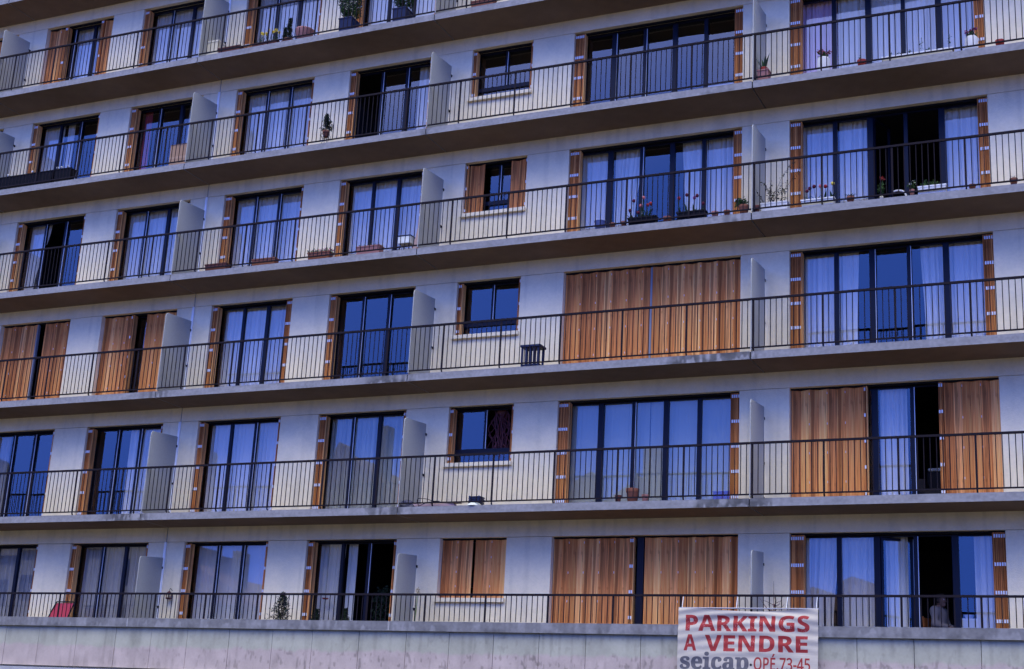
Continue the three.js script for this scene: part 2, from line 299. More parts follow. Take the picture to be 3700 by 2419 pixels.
function curtain(f, c, a, b, style, sway, side, amp) {
  const rr = mulberry(f * 131 + c.charCodeAt(0) * 17 + Math.round(a * 100)), x0 = COL[c][0] + a, w = b - a, nx = Math.max(12, Math.round(w / 0.006)), ny = 6, h = 2.42;
  const g = new THREE.PlaneGeometry(1, 1, nx, ny), p = g.attributes.position, ph = rr() * 6, k1 = 40 + rr() * 16, k2 = 17 + rr() * 6, uv = g.attributes.uv;
  for (let i = 0; i < p.count; i++) {
    const u = p.getX(i) + 0.5, v = p.getY(i) + 0.5, s = u * w, gather = sway ? sway * sstep(1, 0.25, v) * (sway > 0 ? u : 1 - u) : 0;
    const x = s - gather * w;
    const q = s * k2 * 1.35 + 0.5 * Math.sin(s * 6 + ph) + ph, z = amp * ((1.5 * Math.sqrt(Math.abs(Math.sin(q))) - 1) * (0.75 + 0.35 * Math.sin(s * 9 + 2 * ph)) + 0.18 * Math.sin(k1 * 1.7 * s + ph)) * (0.8 + 0.2 * v);
    p.setXYZ(i, x, v * h, z); uv.setXY(i, s, v * h);
  }
  g.computeVertexNormals();
  const what = { white: 'white pleated curtain', cream: 'cream curtain', grey: 'grey net curtain', pink: 'pinkish curtain', red: 'dark red curtain', sheer: 'smooth sheer curtain' }[style];
  const o = part('curtain', g, CLOTH[style], scene, [x0, Y(f) + 0.05, -0.44]);
  tag(o, `${what}, ${side ? side + ' side, ' : ''}${COLN[c]}, ${ROW[f]}`, 'curtain', 'curtains behind the windows');
}
const NARROW = { jamb: 0.055, m: [[0.722, 0.79], [1.372, 1.455]] };
const LAY = { Z: NARROW, A: NARROW, B: NARROW, C: NARROW, D: NARROW, E: { jamb: 0.05, m: [[0.72, 0.775]] }, F: { jamb: 0.06, m: [[0.792, 0.905], [1.508, 1.588], [2.168, 2.272], [2.86, 2.942]] }, G: { jamb: 0.06, m: [[0.81, 0.895], [1.48, 1.594], [2.183, 2.256], [2.842, 2.954]] } };
function win(f, c, o = {}) {
  const [a, b] = COL[c], L = LAY[c], small = c === 'E', y0 = Y(f) + (small ? 1.085 : SLAB_T), y1 = Y(f) + TOP, w = sub('window', building), z0 = -0.315, z1 = -0.25, zg = -0.283;
  part('frame', [box(a, a + L.jamb, y0, y1, z0, z1), box(b - L.jamb, b, y0, y1, z0, z1), box(a + L.jamb, b - L.jamb, y1 - 0.06, y1, z0, z1), box(a + L.jamb, b - L.jamb, y0, y0 + (small ? 0.04 : 0.05), z0, z1)], mFrame, w);
  part('shutter_track', [box(a + 0.001, b - 0.001, y1 - 0.03, y1 - 0.001, -0.19, -0.11)], mDark, w);
  const fx = [a + L.jamb, ...L.m.flat().map((t) => a + t), b - L.jamb], yb = y0 + (small ? 0.04 : 0.05), yt = y1 - 0.06;
  const ymid = small ? Y(f) + 1.425 : yb;
  L.m.forEach(([s, e]) => part('mullion', box(a + s, a + e, ymid, yt, z0 + 0.004, z1 + 0.008), mFrame, w));
  if (small) { part('transom', box(a + L.jamb, b - L.jamb, Y(f) + 1.335, Y(f) + 1.425, z0 + 0.003, z1 + 0.012), mFrame, w); part('pane', new THREE.PlaneGeometry(b - a - 2 * L.jamb, Y(f) + 1.335 - yb).translate((a + b) / 2, (yb + Y(f) + 1.335) / 2, zg), mGlass, w); }
  for (let k = 0; k * 2 < fx.length; k++) {
    const s = fx[2 * k], e = fx[2 * k + 1]; if (o.strips?.includes(k)) part('edge_strip', box(s, s + 0.011, ymid, yt, z1 + 0.009, z1 + 0.022), mAlu, w);
    if (o.open?.includes(k)) continue;
    const sw = o.swing?.[k];
    if (sw) {   // a sash that stands open, turned into the room about its left edge
      const q = sub('open_sash', building, [s, 0, zg]); q.rotation.y = sw;
      part('sash_frame', [box(0, 0.045, ymid, yt, -0.025, 0.025), box(e - s - 0.045, e - s, ymid, yt, -0.025, 0.025), box(0.045, e - s - 0.045, yt - 0.05, yt, -0.025, 0.025), box(0.045, e - s - 0.045, ymid, ymid + 0.05, -0.025, 0.025)], mFrame, q);
      part('edge_strip', box(e - s, e - s + 0.008, ymid, yt, -0.02, 0.02), mAlu, q);
      part('pane', new THREE.PlaneGeometry(e - s - 0.09, yt - ymid - 0.1).translate((e - s) / 2, (ymid + yt) / 2, 0), mGlass, q); continue;
    }
    const g = new THREE.PlaneGeometry(e - s, yt - ymid), t = (rnd() - 0.5) * 0.03, t2 = (rnd() - 0.5) * 0.02; g.rotateY(t).rotateX(t2).translate((s + e) / 2, (ymid + yt) / 2, zg);
    part('pane', g, mGlass, w);
  }
  if (small) part('window_sill', [rbox(b - a + 0.05, 0.085, 0.40, 0.008, (a + b) / 2, Y(f) + 1.0425, -0.125)], mRender, w);
  const sy0 = y0 + (small ? 0.02 : 0.035), sy1 = y1 - 0.035;
  const wide = c === 'F' || c === 'G', nL = o.L ?? (small ? 4 : wide ? 11 : 6), nR = o.R ?? (small ? 3 : wide ? 9 : 4);
  if (nL) foldedShutter(a + 0.004, sy0, sy1, nL, 1);
  if (nR) foldedShutter(b - 0.004, sy0, sy1, nR, -1);
  for (const [p, q, n, d] of o.stacks ?? []) foldedShutter(a + p, sy0, sy1, n, d ?? 1);
  for (const [p, q] of o.drawn ?? []) drawnShutter(a + p, a + q, sy0, sy1);
  if (o.post) part('shutter_post', box(a + o.post[0], a + o.post[1], sy0, sy1, -0.2, -0.12), o.post[2] ? mFrame : mZinc, w);
  const sides = (o.cur?.length ?? 0) === 2 ? ['left', 'right'] : (o.cur?.length ?? 0) === 3 ? ['left', 'middle', 'right'] : ['far left', 'inner left', 'inner right', 'far right'];
  (o.cur ?? []).forEach(([p, q, st, sw, amp], i, all) => curtain(f, c, p, q, st ?? 'white', sw ?? 0, all.length > 1 ? sides[i] : '', amp ?? 0.055));
}
const FULL = [[0.1, 2.1]], WFULL = [[0.12, 3.66]];
const CFG = {
  5: { Z: { L: 0, R: 0, drawn: [[0.01, 2.2]] }, A: { L: 0, R: 0, drawn: [[0.01, 0.56], [1.86, 2.205]], stacks: [[0.57, 0, 4], [1.86, 0, 4, -1]], strips: [1], cur: [[0.7, 1.9]] }, B: { L: 7, cur: FULL, strips: [1] }, C: { L: 8, cur: FULL, strips: [1] }, D: { cur: [[0.1, 2.1, 'white', 0, 0.012]], strips: [0] }, E: {}, F: { cur: WFULL }, G: { cur: WFULL } },
  4: { Z: {}, A: { cur: [[0.1, 0.73], [0.86, 1.05]], strips: [2] }, B: { L: 7, cur: [[0.14, 0.36, 'red'], [1.5, 2.12]], strips: [0, 1] }, C: { cur: FULL, strips: [1, 2] }, D: { L: 7, open: [0], cur: [[1.62, 2.12]], strips: [0, 1, 2] }, E: { strips: [0, 1] }, F: { strips: [1, 2] }, G: { cur: [[0.15, 0.88, 'pink'], [0.9, 3.62]] } },
  3: { Z: {}, A: { cur: [[0.12, 0.78, 'cream', 0.55]], open: [1], strips: [1, 2] }, B: { cur: FULL, strips: [1] }, C: { L: 8, cur: FULL, strips: [1, 2] }, D: { cur: FULL, strips: [0] }, E: { L: 2, R: 2, drawn: [[0.08, 0.43], [1.07, 1.41]], strips: [1] }, F: { cur: [[0.15, 0.85], [0.9, 1.54, 'white', 0.3], [2.38, 2.92, 'white', -0.15], [2.94, 3.62]], strips: [2] }, G: { cur: [[0.15, 0.85], [0.9, 1.5], [2.93, 3.6]], swing: { 2: 1.2 }, open: [3] } },
  2: { Z: {}, A: { L: 0, R: 0, drawn: [[0.01, 1.08], [1.34, 2.205]], post: [1.08, 1.11], open: [1] }, B: { L: 0, R: 0, drawn: [[0.01, 0.84], [1.27, 2.215]], stacks: [[0.85, 0, 3]], strips: [1] }, C: { L: 7, R: 9, cur: FULL }, D: { L: 7, R: 3, strips: [1, 2] }, E: { L: 5, strips: [1] }, F: { L: 0, R: 0, drawn: [[0.01, 1.86], [1.91, 3.76]], post: [1.865, 1.905] }, G: { cur: [[0.15, 0.8], [0.86, 1.25, 'white', 0.12], [2.4, 2.86, 'white', -0.15], [2.9, 3.62]], strips: [2, 3] } },
  1: { Z: {}, A: { cur: [[0.05, 0.5, 'grey']], strips: [1, 2] }, B: { L: 7, cur: [[1.0, 2.12]], strips: [0, 1, 2] }, C: { cur: FULL, strips: [2] }, D: { L: 8, R: 4, cur: [[0.1, 2.1, 'sheer']], strips: [0, 1] }, E: { strips: [0, 1], open: [1] }, F: { cur: [[0.15, 1.82, 'sheer', 0, 0.008], [1.84, 3.62, 'sheer', 0, 0.008]], strips: [2] }, G: { L: 0, R: 0, drawn: [[0.01, 1.36], [2.8, 3.77]], stacks: [[1.37, 0, 3], [2.8, 0, 4, -1]], open: [3], cur: [[1.6, 2.1]], strips: [3], } },
  0: { Z: {}, A: { cur: [[0.1, 2.1, 'grey']] }, B: { L: 6, cur: [[0.1, 2.1, 'grey']], strips: [0, 1] }, C: { cur: [[0.1, 2.1, 'white', 0, 0.014]], strips: [1, 2] }, D: { L: 7, cur: [[0.12, 0.74, 'white', 0.12], [0.8, 1.03]], open: [1, 2], strips: [2] }, E: { L: 0, R: 0, drawn: [[0.01, 0.69], [0.755, 1.48]] }, F: { L: 0, R: 0, drawn: [[0.01, 1.6], [1.9, 3.76]], stacks: [[1.61, 0, 4]], post: [1.75, 1.88, 1] }, G: { L: 12, R: 11, cur: [[0.15, 0.84, 'white', 0.2], [0.86, 1.5], [1.66, 2.05], [3.2, 3.64]], swing: { 2: 0.5 }, open: [3], strips: [3] } },
};
for (const f of [5, 4, 3, 2, 1, 0]) for (const c of keys) win(f, c, CFG[f][c]);
for (const c of keys) win(6, c, {});

// ------------------------------------------------------------------ railings
const RZ = 0.972, barG = new THREE.CylinderGeometry(0.0088, 0.0088, 1, 6), postG = new THREE.BoxGeometry(0.036, 1, 0.018);
const railNames = ['along the lowest balcony above the banner', 'along the second balcony up', 'along the third balcony up', 'along the third balcony from the top', 'along the second balcony from the top', 'along the topmost balcony'];
for (let f = 0; f < 6; f++) {
  const r = thing('balcony_railing', `black iron railing of thin upright bars ${railNames[f]}`, 'railing', [0, Y(f), 0], 'balcony railings');
  const xa = 13.156 - 1.3 * 17, xb = f === 5 ? 13.156 : 13.156 + 1.3 * 5, lo = f ? 0.095 : 0.518, hi = 1.04;
  part('top_rail', box(xa, xb, hi - 0.022, hi + 0.018, RZ - 0.02, RZ + 0.02), mRail, r);
  if (f) part('bottom_rail', box(xa, xb, lo - 0.013, lo + 0.013, RZ - 0.013, RZ + 0.013), mRail, r);
  for (let x = xa, k = 0; x < xb + 0.01; x += 1.3, k++) {
    if (f) {
      const foot = [box(-0.018, 0.018, 0.08, hi - 0.026, -0.009, 0.009)], c = new THREE.CatmullRomCurve3([V(0, 0.085, 0), V(0, 0.05, -0.012), V(0, 0.02, -0.045), V(0, -0.02, -0.075)]);
      foot.push(new THREE.TubeGeometry(c, 6, 0.016, 5)); part('post', foot, mRail, r, [x, 0, RZ]);
    } else { const m = part('post', postG, mRail, r, [x, (lo + hi) / 2, RZ]); m.scale.y = hi - lo; }
    if (x < xb - 0.5) for (let i = 1; i < 12; i++) { const m = part('baluster', barG, mRail, r, [x + (i * 1.3) / 12, (lo + hi) / 2, RZ]); m.scale.y = hi - 0.02 - lo; }
  }
}

// ------------------------------------------------------------------ plants and pots
function leafCloud(n, sample, size, seed, aspect = 0.5, droop = 0) {   // many small folded leaves
  const r = mulberry(seed), P = [], N = [], C = [];
  for (let i = 0; i < n; i++) {
    const q = sample(r), s = size * (0.6 + 0.8 * r()), d = V(r() - 0.5, r() - 0.5 - droop, r() - 0.5).normalize(), up = V(r() - 0.5, r() - 0.2, r() - 0.5).normalize(), side = d.clone().cross(up).normalize();
    const a = q, b = q.clone().addScaledVector(d, s * 0.5).addScaledVector(side, s * aspect * 0.5), c = q.clone().addScaledVector(d, s), e = q.clone().addScaledVector(d, s * 0.5).addScaledVector(side, -s * aspect * 0.5);
    const nn = side.clone().cross(d).normalize(), t = 0.6 + 0.9 * r();
    for (const v of [a, b, c, a, c, e]) { P.push(v.x, v.y, v.z); N.push(nn.x, nn.y, nn.z); C.push(t, t * (0.9 + 0.2 * r()), t * 0.9); }
  }
  const g = new THREE.BufferGeometry(); g.setAttribute('position', new THREE.Float32BufferAttribute(P, 3)); g.setAttribute('normal', new THREE.Float32BufferAttribute(N, 3)); g.setAttribute('color', new THREE.Float32BufferAttribute(C, 3)); g.setAttribute('uv', new THREE.Float32BufferAttribute(new Float32Array(P.length / 3 * 2), 2)); return g;
}
const inBall = (r, rx, ry, rz, c, shell = 0.55) => { const d = V(r() - 0.5, r() - 0.5, r() - 0.5).normalize(), k = shell + (1 - shell) * Math.sqrt(r()), l = 1 + 0.12 * Math.sin(d.x * 7 + d.y * 5) + 0.08 * Math.sin(d.z * 11 - d.y * 6); return V(c.x + d.x * rx * k * l, c.y + d.y * ry * k * l, c.z + d.z * rz * k * l); };
function blade(base, dir, len, w, bend) {   // strap leaf
  const n = 5, g = new THREE.PlaneGeometry(1, 1, 1, n), p = g.attributes.position, side = V(dir.z, 0, -dir.x); if (side.lengthSq() < 1e-6) side.set(1, 0, 0); side.normalize();
  const c = new Float32Array(p.count * 3), out = V(dir.x, 0, dir.z).normalize();
  for (let i = 0; i < p.count; i++) { const u = p.getX(i), v = p.getY(i) + 0.5, q = base.clone().addScaledVector(dir, len * v).addScaledVector(out, bend * v * v * len); q.y -= Math.abs(bend) * 0.6 * v * v * v * len; q.addScaledVector(side, u * w * (1 - 0.9 * v * v) * (0.6 + 0.9 * v * (1 - v) * 2)); p.setXYZ(i, q.x, q.y, q.z); c.fill(0.7 + 0.4 * v, i * 3, i * 3 + 3); }
  g.setAttribute('color', new THREE.BufferAttribute(c, 3)); g.computeVertexNormals(); return g;
}
const lathe = (pts, seg = 20) => new THREE.LatheGeometry(pts.map(([r, y]) => new THREE.Vector2(r, y)), seg);
const potGeo = (r, h) => lathe([[0, 0], [r * 0.68, 0], [r * 0.9, h * 0.74], [r * 1.0, h * 0.76], [r * 1.03, h], [r * 0.9, h], [r * 0.86, h * 0.86], [0, h * 0.85]]);
const bowlGeo = (r, h) => lathe([[0, 0], [r * 0.55, 0], [r * 0.85, h * 0.5], [r, h * 0.94], [r, h], [r * 0.92, h], [r * 0.85, h * 0.84], [0, h * 0.82]]);
function troughGeo(w, h, d, ribs) {
  const g = [], q = new THREE.BoxGeometry(w, h, d), p = q.attributes.position; for (let i = 0; i < p.count; i++) if (p.getY(i) < 0) p.setXYZ(i, p.getX(i) * 0.94, p.getY(i), p.getZ(i) * 0.82); q.translate(0, h / 2, 0); q.computeVertexNormals(); g.push(q);
  g.push(box(-w / 2 - 0.008, w / 2 + 0.008, h - 0.022, h + 0.004, d / 2 - 0.004, d / 2 + 0.01), box(-w / 2 - 0.008, w / 2 + 0.008, h - 0.022, h + 0.004, -d / 2 - 0.01, -d / 2 + 0.004), box(-w / 2 - 0.01, -w / 2 + 0.004, h - 0.021, h + 0.003, -d / 2 + 0.004, d / 2 - 0.004), box(w / 2 - 0.004, w / 2 + 0.01, h - 0.021, h + 0.003, -d / 2 + 0.004, d / 2 - 0.004));
  if (ribs) for (let k = 0; k < ribs; k++) { const x = -w / 2 + w * (k + 0.5) / ribs; g.push(box(x - w / ribs * 0.22, x + w / ribs * 0.22, 0.01, h - 0.024, d / 2 * 0.8, d / 2 + 0.004)); }
  return g;
}
const FL = (f, x, z) => [x, Y(f) + SLAB_T, z];
function pot(f, x, z, r, h, mat, label, group, geo = potGeo) { const t = thing('flower_pot', label, 'pot', FL(f, x, z), group); part('pot', geo(r, h), mat, t); part('soil', new THREE.CylinderGeometry(r * 0.84, r * 0.84, 0.012, 14).translate(0, h * 0.88, 0), mSoil, t); return t; }
function trough(f, x, z, w, h, d, mat, label, ribs, name = 'planter') { const t = thing(name, label, 'planter', FL(f, x, z)); part('trough', troughGeo(w, h, d, ribs), mat, t); part('soil', box(-w / 2 + 0.006, w / 2 - 0.006, h - 0.03, h - 0.008 + 0.012, -d / 2 + 0.006, d / 2 - 0.006), mSoil, t); return t; }

function tulip(t, x, y, h, col, seed) {
  const r = mulberry(seed), b = V(x, y, (r() - 0.5) * 0.06), top = V(x + (r() - 0.5) * 0.05, y + h, (r() - 0.5) * 0.06);
  const leaves = []; for (let k = 0; k < 3; k++) { const a = r() * 6.28; leaves.push(blade(b, V(Math.cos(a) * 0.4, 1, Math.sin(a) * 0.4).normalize(), h * (0.5 + 0.3 * r()), 0.045, 0.3)); }
  part('stem', rod(b, top, 0.005, 0.004), mBlade, t); part('leaf', leaves, mBlade, t);
  part('flower', lathe([[0, 0], [0.022, 0.006], [0.034, 0.03], [0.03, 0.055], [0.021, 0.066], [0.024, 0.05], [0.0, 0.012]], 12).translate(top.x, top.y - 0.005, top.z), col, t);
}
const fRed = std(0.34, 0.03, 0.035, 0.6), fPink = std(0.5, 0.15, 0.16, 0.6), fDark = std(0.1, 0.012, 0.03, 0.6), fYellow = std(0.8, 0.62, 0.08, 0.6), fPurple = std(0.28, 0.07, 0.2, 0.6);
function conifer(name, label, f, x, z, r, h, pr, ph, potM, mat, seed, dense = 1) {
  const t = thing(name, label, 'plant', FL(f, x, z)); part('pot', potGeo(pr, ph), potM, t); part('trunk', rod(V(0, ph * 0.8, 0), V(0, ph + h * 0.95, 0), 0.014, 0.004), mBark, t);
  const rr = mulberry(seed), lay = Math.round(11 * dense), br = [], tips = [];
  for (let k = 0; k < lay; k++) for (let i = 0; i < 7; i++) { const v = k / lay, y = ph + h * (0.04 + 0.9 * v), a = rr() * 6.28, l = r * (1 - v * 0.9) * (0.7 + 0.5 * rr()); const e = V(Math.cos(a) * l, y + l * 0.35, Math.sin(a) * l); br.push(rod(V(0, y, 0), e, 0.004, 0.002, 4)); tips.push([V(0, y, 0), e]); }
  part('branch', br, mBark, t);
  part('foliage', leafCloud(1500 * dense, (q) => { const [a, b] = tips[Math.floor(q() * tips.length)], s = 0.2 + 0.85 * q(); return a.clone().lerp(b, s).add(V((q() - 0.5) * 0.03, (q() - 0.5) * 0.03, (q() - 0.5) * 0.03)); }, 0.045, seed + 1, 0.3), mat, t);
  return t;
}
// top balcony
{
  const t = trough(5, 1.33, 0.82, 0.7, 0.13, 0.18, mTerraDark, 'low planter of yellow daffodils in bloom on the top balcony', 0); const r = mulberry(5);
  const lv = []; for (let k = 0; k < 46; k++) lv.push(blade(V((r() - 0.5) * 0.62, 0.12, (r() - 0.5) * 0.12), V((r() - 0.5) * 0.5, 1, (r() - 0.5) * 0.5).normalize(), 0.2 + 0.14 * r(), 0.012, 0.25)); part('leaves', lv, mBlade, t);
  for (let k = 0; k < 11; k++) { const x = -0.2 + 0.055 * k + (r() - 0.5) * 0.05, h = 0.34 + 0.12 * r(), z = (r() - 0.5) * 0.1; part('stem', rod(V(x, 0.12, z), V(x, h, z), 0.004), mBlade, t); const pet = [lathe([[0, 0], [0.014, 0.004], [0.017, 0.028], [0.012, 0.028], [0, 0.01]], 10).rotateX(1.2)]; for (let i = 0; i < 6; i++) pet.push(new THREE.SphereGeometry(0.02, 7, 5).scale(0.6, 1, 0.25).translate(0, 0.024, 0).rotateZ(i * 1.047)); part('flower', merge(pet), fYellow, t, [x, h, z + 0.01]); }
}
conifer('potted_cypress', 'slim dark cypress in a terracotta dish beside yellow daffodils', 5, 1.93, 0.8, 0.07, 0.62, 0.12, 0.14, mTerra, mConifer, 31, 0.9);
conifer('potted_cypress', 'smaller dark cypress seedling just left of the slim cypress', 5, 1.8, 0.78, 0.05, 0.4, 0.07, 0.12, mTerraDark, mConifer, 33, 0.6);
pot(5, 2.33, 0.76, 0.22, 0.33, mPink, 'wide pinkish terracotta bowl on the top balcony right of the cypress', null, bowlGeo);
for (const [x, s, l, h] of [[3.47, 41, 'round clipped boxwood in square blue tub between two top balcony windows', 0.66], [4.88, 43, 'round clipped boxwood in square blue tub before the fourth top window', 0.64]]) {
  const t = thing('potted_boxwood', l, 'plant', FL(5, x, 0.68));
  part('tub', troughGeo(0.34, 0.42, 0.34, 0), mNavy, t); part('trunk', rod(V(0, 0.35, 0), V(0, 0.7, 0), 0.02), mBark, t);
  part('foliage', leafCloud(3600, (r) => inBall(r, 0.27, 0.42, 0.26, V(0, 0.84, 0), 0.5), 0.042, s, 0.55), mLeaf, t);
}
pot(5, 3.72, 0.62, 0.09, 0.2, mTerraDark, 'brown pot tucked behind the clipped boxwood between two windows', null);
{ const t = thing('cardboard_box', 'pale cream box standing behind the left screen on the top balcony', 'box', FL(5, -0.4, 0.55)); part('box_body', rbox(0.46, 0.5, 0.3, 0.006, 0, 0.25, 0), std(0.7, 0.62, 0.42, 0.8), t); part('lid', rbox(0.48, 0.05, 0.32, 0.006, 0, 0.526, 0), std(0.74, 0.67, 0.48, 0.8), t); }
trough(5, 0.3, 0.8, 0.62, 0.19, 0.16, mTerraDark, 'empty dark red trough on the top balcony below the third window', 0);
trough(5, 7.0, 0.82, 0.55, 0.2, 0.16, mTerra, 'terracotta trough on the top balcony near the upper frame edge', 0);
// second balcony from the top
for (const [x, w, l, s] of [[-5.55, 2.0, 'long black planter box at the left end, second balcony down', 51], [-4.25, 0.5, 'short black planter box right of the long black planter', 52]]) {
  const t = trough(4, x, 0.84, w, 0.36, 0.2, mBlackPot, l, 0), r = mulberry(s);
  for (let k = 0; k < (w > 1 ? 3 : 2); k++) { const px = (k / 2 - 0.35) * w * 0.8; part('stem', rod(V(px, 0.33, 0), V(px, 0.44, 0), 0.004), mBlade, t); part('flower', new THREE.IcosahedronGeometry(0.033, 1).translate(px, 0.45, 0), mWhitePot, t); }
}
{ const t = thing('cardboard_box', 'brown cardboard box standing in front of the left screen, second balcony down', 'box', FL(4, -0.85, 0.5)); part('box_body', rbox(0.72, 0.66, 0.4, 0.006, 0, 0.33, 0), std(0.4, 0.25, 0.16, 0.85), t); part('flap', box(-0.36, 0.36, 0.662, 0.668, 0.06, 0.21), std(0.34, 0.2, 0.12, 0.85), t); part('tape', box(-0.36, 0.36, 0.3, 0.36, 0.2, 0.2025), std(0.46, 0.3, 0.2, 0.5), t); }
{
  const t = thing('plant_stand', 'wrought iron plant stand between third and fourth windows, second balcony down', 'plant stand', FL(4, 3.24, 0.84)), g = [];
  for (let k = 0; k < 4; k++) { const a = k * 1.571 + 0.6, cv = new THREE.CatmullRomCurve3([V(Math.cos(a) * 0.08, 0.3, Math.sin(a) * 0.08), V(Math.cos(a) * 0.115, 0.24, Math.sin(a) * 0.115), V(Math.cos(a) * 0.06, 0.12, Math.sin(a) * 0.06), V(Math.cos(a) * 0.12, 0.0, Math.sin(a) * 0.12)]); part('leg', new THREE.TubeGeometry(cv, 12, 0.006, 5), mRail, t); }
  part('ring', [new THREE.TorusGeometry(0.085, 0.006, 5, 20).rotateX(1.571).translate(0, 0.3, 0), new THREE.TorusGeometry(0.075, 0.005, 5, 20).rotateX(1.571).translate(0, 0.21, 0)], mRail, t);
  const c = conifer('potted_conifer', 'small feathery conifer in terracotta pot on the wrought iron stand', 4, 3.24, 0.84, 0.15, 0.45, 0.08, 0.15, mTerra, mConifer, 61, 0.8); c.position.y += 0.215;
}
{
  const t = thing('snake_plant', 'upright snake plant in a square terracotta pot beside the right screen', 'plant', FL(4, 13.29, 0.8)), r = mulberry(71);
  part('pot', troughGeo(0.22, 0.26, 0.22, 0), mPink, t); part('inner_pot', potGeo(0.07, 0.1).translate(0, 0.24, 0), mRedPot, t);
  for (let k = 0; k < 8; k++) { const a = r() * 6.28; part('leaf', blade(V(Math.cos(a) * 0.03, 0.3, Math.sin(a) * 0.03), V(Math.cos(a) * (0.1 + 0.35 * r()), 1, Math.sin(a) * 0.25).normalize(), 0.2 + 0.22 * r(), 0.055, 0.12), mBlade, t); }
}
function geranium(f, x, z, r, h, ph, cols, label, seed, potM = mWhitePot) {
  const t = thing('potted_geranium', label, 'plant', FL(f, x, z)), q = mulberry(seed); part('pot', lathe([[0, 0], [r * 0.8, 0], [r, ph * 0.3], [r, ph * 0.92], [r * 0.8, ph], [r * 0.7, ph * 0.94], [0, ph * 0.93]]), potM, t);
  part('foliage', leafCloud(90, (k) => inBall(k, r * 0.8, 0.06, r * 0.8, V(0, ph + 0.04, 0), 0.2), 0.05, seed, 0.8), mLeaf, t);
  for (let k = 0; k < 5; k++) { const a = q() * 6.28, e = V(Math.cos(a) * r * (0.4 + 0.6 * q()), ph + h * (0.5 + 0.5 * q()), Math.sin(a) * r * 0.5); part('stem', rod(V(0, ph, 0), e, 0.004), mBlade, t); part('flower', leafCloud(26, (w) => inBall(w, 0.035, 0.028, 0.035, e, 0.3), 0.03, seed + k, 0.9), cols, t); }
  return t;
}
const petal = (r, g, b) => phys(r, g, b, 0.7, { side: THREE.DoubleSide, vertexColors: true });
const pRed = petal(0.28, 0.025, 0.025), pPurple = petal(0.3, 0.06, 0.16), pPink = petal(0.6, 0.25, 0.35);
geranium(4, 14.45, 0.72, 0.125, 0.2, 0.4, pRed, 'red geranium in round white pot before the rightmost wide window', 81);
geranium(4, 17.22, 0.78, 0.12, 0.2, 0.35, pPurple, 'purple red flowers in white pot at right end of rightmost window', 83);
{ const t = pot(4, 15.21, 0.86, 0.09, 0.16, mRedPot, 'red bowl with a young sprout, second balcony down', null, bowlGeo); part('sprout', leafCloud(26, (r) => inBall(r, 0.02, 0.06, 0.02, V(-0.03, 0.2, 0), 0.2), 0.035, 85), mBlade, t); }
{ const t = pot(4, 17.73, 0.87, 0.085, 0.15, mRedPot, 'red bowl at the far right end, second balcony down', null, bowlGeo); part('sprout', leafCloud(14, (r) => inBall(r, 0.06, 0.02, 0.03, V(0, 0.17, 0), 0.2), 0.03, 86), mBlade, t); }
{ const t = trough(4, 16.25, 0.86, 1.3, 0.13, 0.15, mWhitePot, 'long low white planter with thin sprouts before the rightmost wide window', 0), r = mulberry(88);
  for (const [x, h] of [[-0.5, 0.13], [-0.36, 0.11], [-0.15, 0.12], [0.06, 0.34], [0.2, 0.12], [0.57, 0.32]]) part('sprout', [rod(V(x, 0.11, 0), V(x + 0.02, 0.12 + h, 0), 0.004), leafCloud(12, (q) => inBall(q, 0.03, h * 0.45, 0.03, V(x + 0.01, 0.13 + h * 0.55, 0), 0.1), 0.04, 90 + Math.round(x * 50))], mBlade, t); }
// third balcony from the top
trough(3, 0.67, 0.84, 0.58, 0.18, 0.16, mTerraDark, 'dark red trough at left foot of the third window', 0);
trough(3, 1.96, 0.84, 0.62, 0.18, 0.16, mTerra, 'terracotta trough under the right panes of the third window', 0);
{ const t = trough(3, 3.4, 0.84, 0.56, 0.19, 0.17, mTerra, 'terracotta trough with trailing pinkish plants between third and fourth windows', 0); part('foliage', leafCloud(260, (r) => V((r() - 0.5) * 0.62, 0.2 + 0.08 * r() * r(), (r() - 0.5) * 0.14), 0.045, 101), mPale, t); part('flowers', leafCloud(120, (r) => V((r() - 0.5) * 0.6, 0.22 + 0.05 * r(), (r() - 0.5) * 0.14), 0.03, 102, 0.9), pPink, t); }
{ const t = trough(3, 4.5, 0.6, 0.58, 0.3, 0.2, mPink, 'pink trough at the foot of the fourth window, third balcony down', 0); part('foliage', leafCloud(90, (r) => V((r() - 0.5) * 0.55, 0.31 + 0.04 * r(), (r() - 0.5) * 0.14), 0.035, 104), mPale, t); }
{
  const t = thing('tray_table', 'small table with white tray and dark rim beside the middle screen', 'table', FL(3, 5.46, 0.7)); part('tray', rbox(0.3, 0.16, 0.24, 0.01, 0, 0.3, 0), std(0.78, 0.8, 0.74, 0.5), t); part('rim', [box(-0.155, 0.155, 0.38, 0.4, 0.115, 0.127), box(-0.155, 0.155, 0.38, 0.4, -0.127, -0.115), box(-0.155, -0.143, 0.381, 0.399, -0.114, 0.114), box(0.143, 0.155, 0.381, 0.399, -0.114, 0.114)], mRail, t);
  for (const [a, b] of [[-1, -1], [1, -1], [-1, 1], [1, 1]]) part('leg', rod(V(a * 0.13, 0, b * 0.1), V(a * 0.1, 0.22, b * 0.08), 0.012), mRail, t);
  const u = thing('wooden_board', 'pinkish wooden board leaning on the middle screen, third balcony down', 'board', FL(3, 5.67, 0.74)); const bd = part('plank', rbox(0.1, 0.56, 0.02, 0.004, 0, 0.28, 0), std(0.5, 0.34, 0.28, 0.7), u); bd.rotation.z = -0.2;
}
{ const t = thing('wash_basin', 'dark blue plastic basin left of the small terracotta pots', 'basin', FL(3, 9.96, 0.84)); part('tub', lathe([[0, 0], [0.085, 0], [0.115, 0.19], [0.125, 0.195], [0.125, 0.21], [0.11, 0.21], [0.08, 0.02], [0, 0.02]], 24), mBluePot, t); }
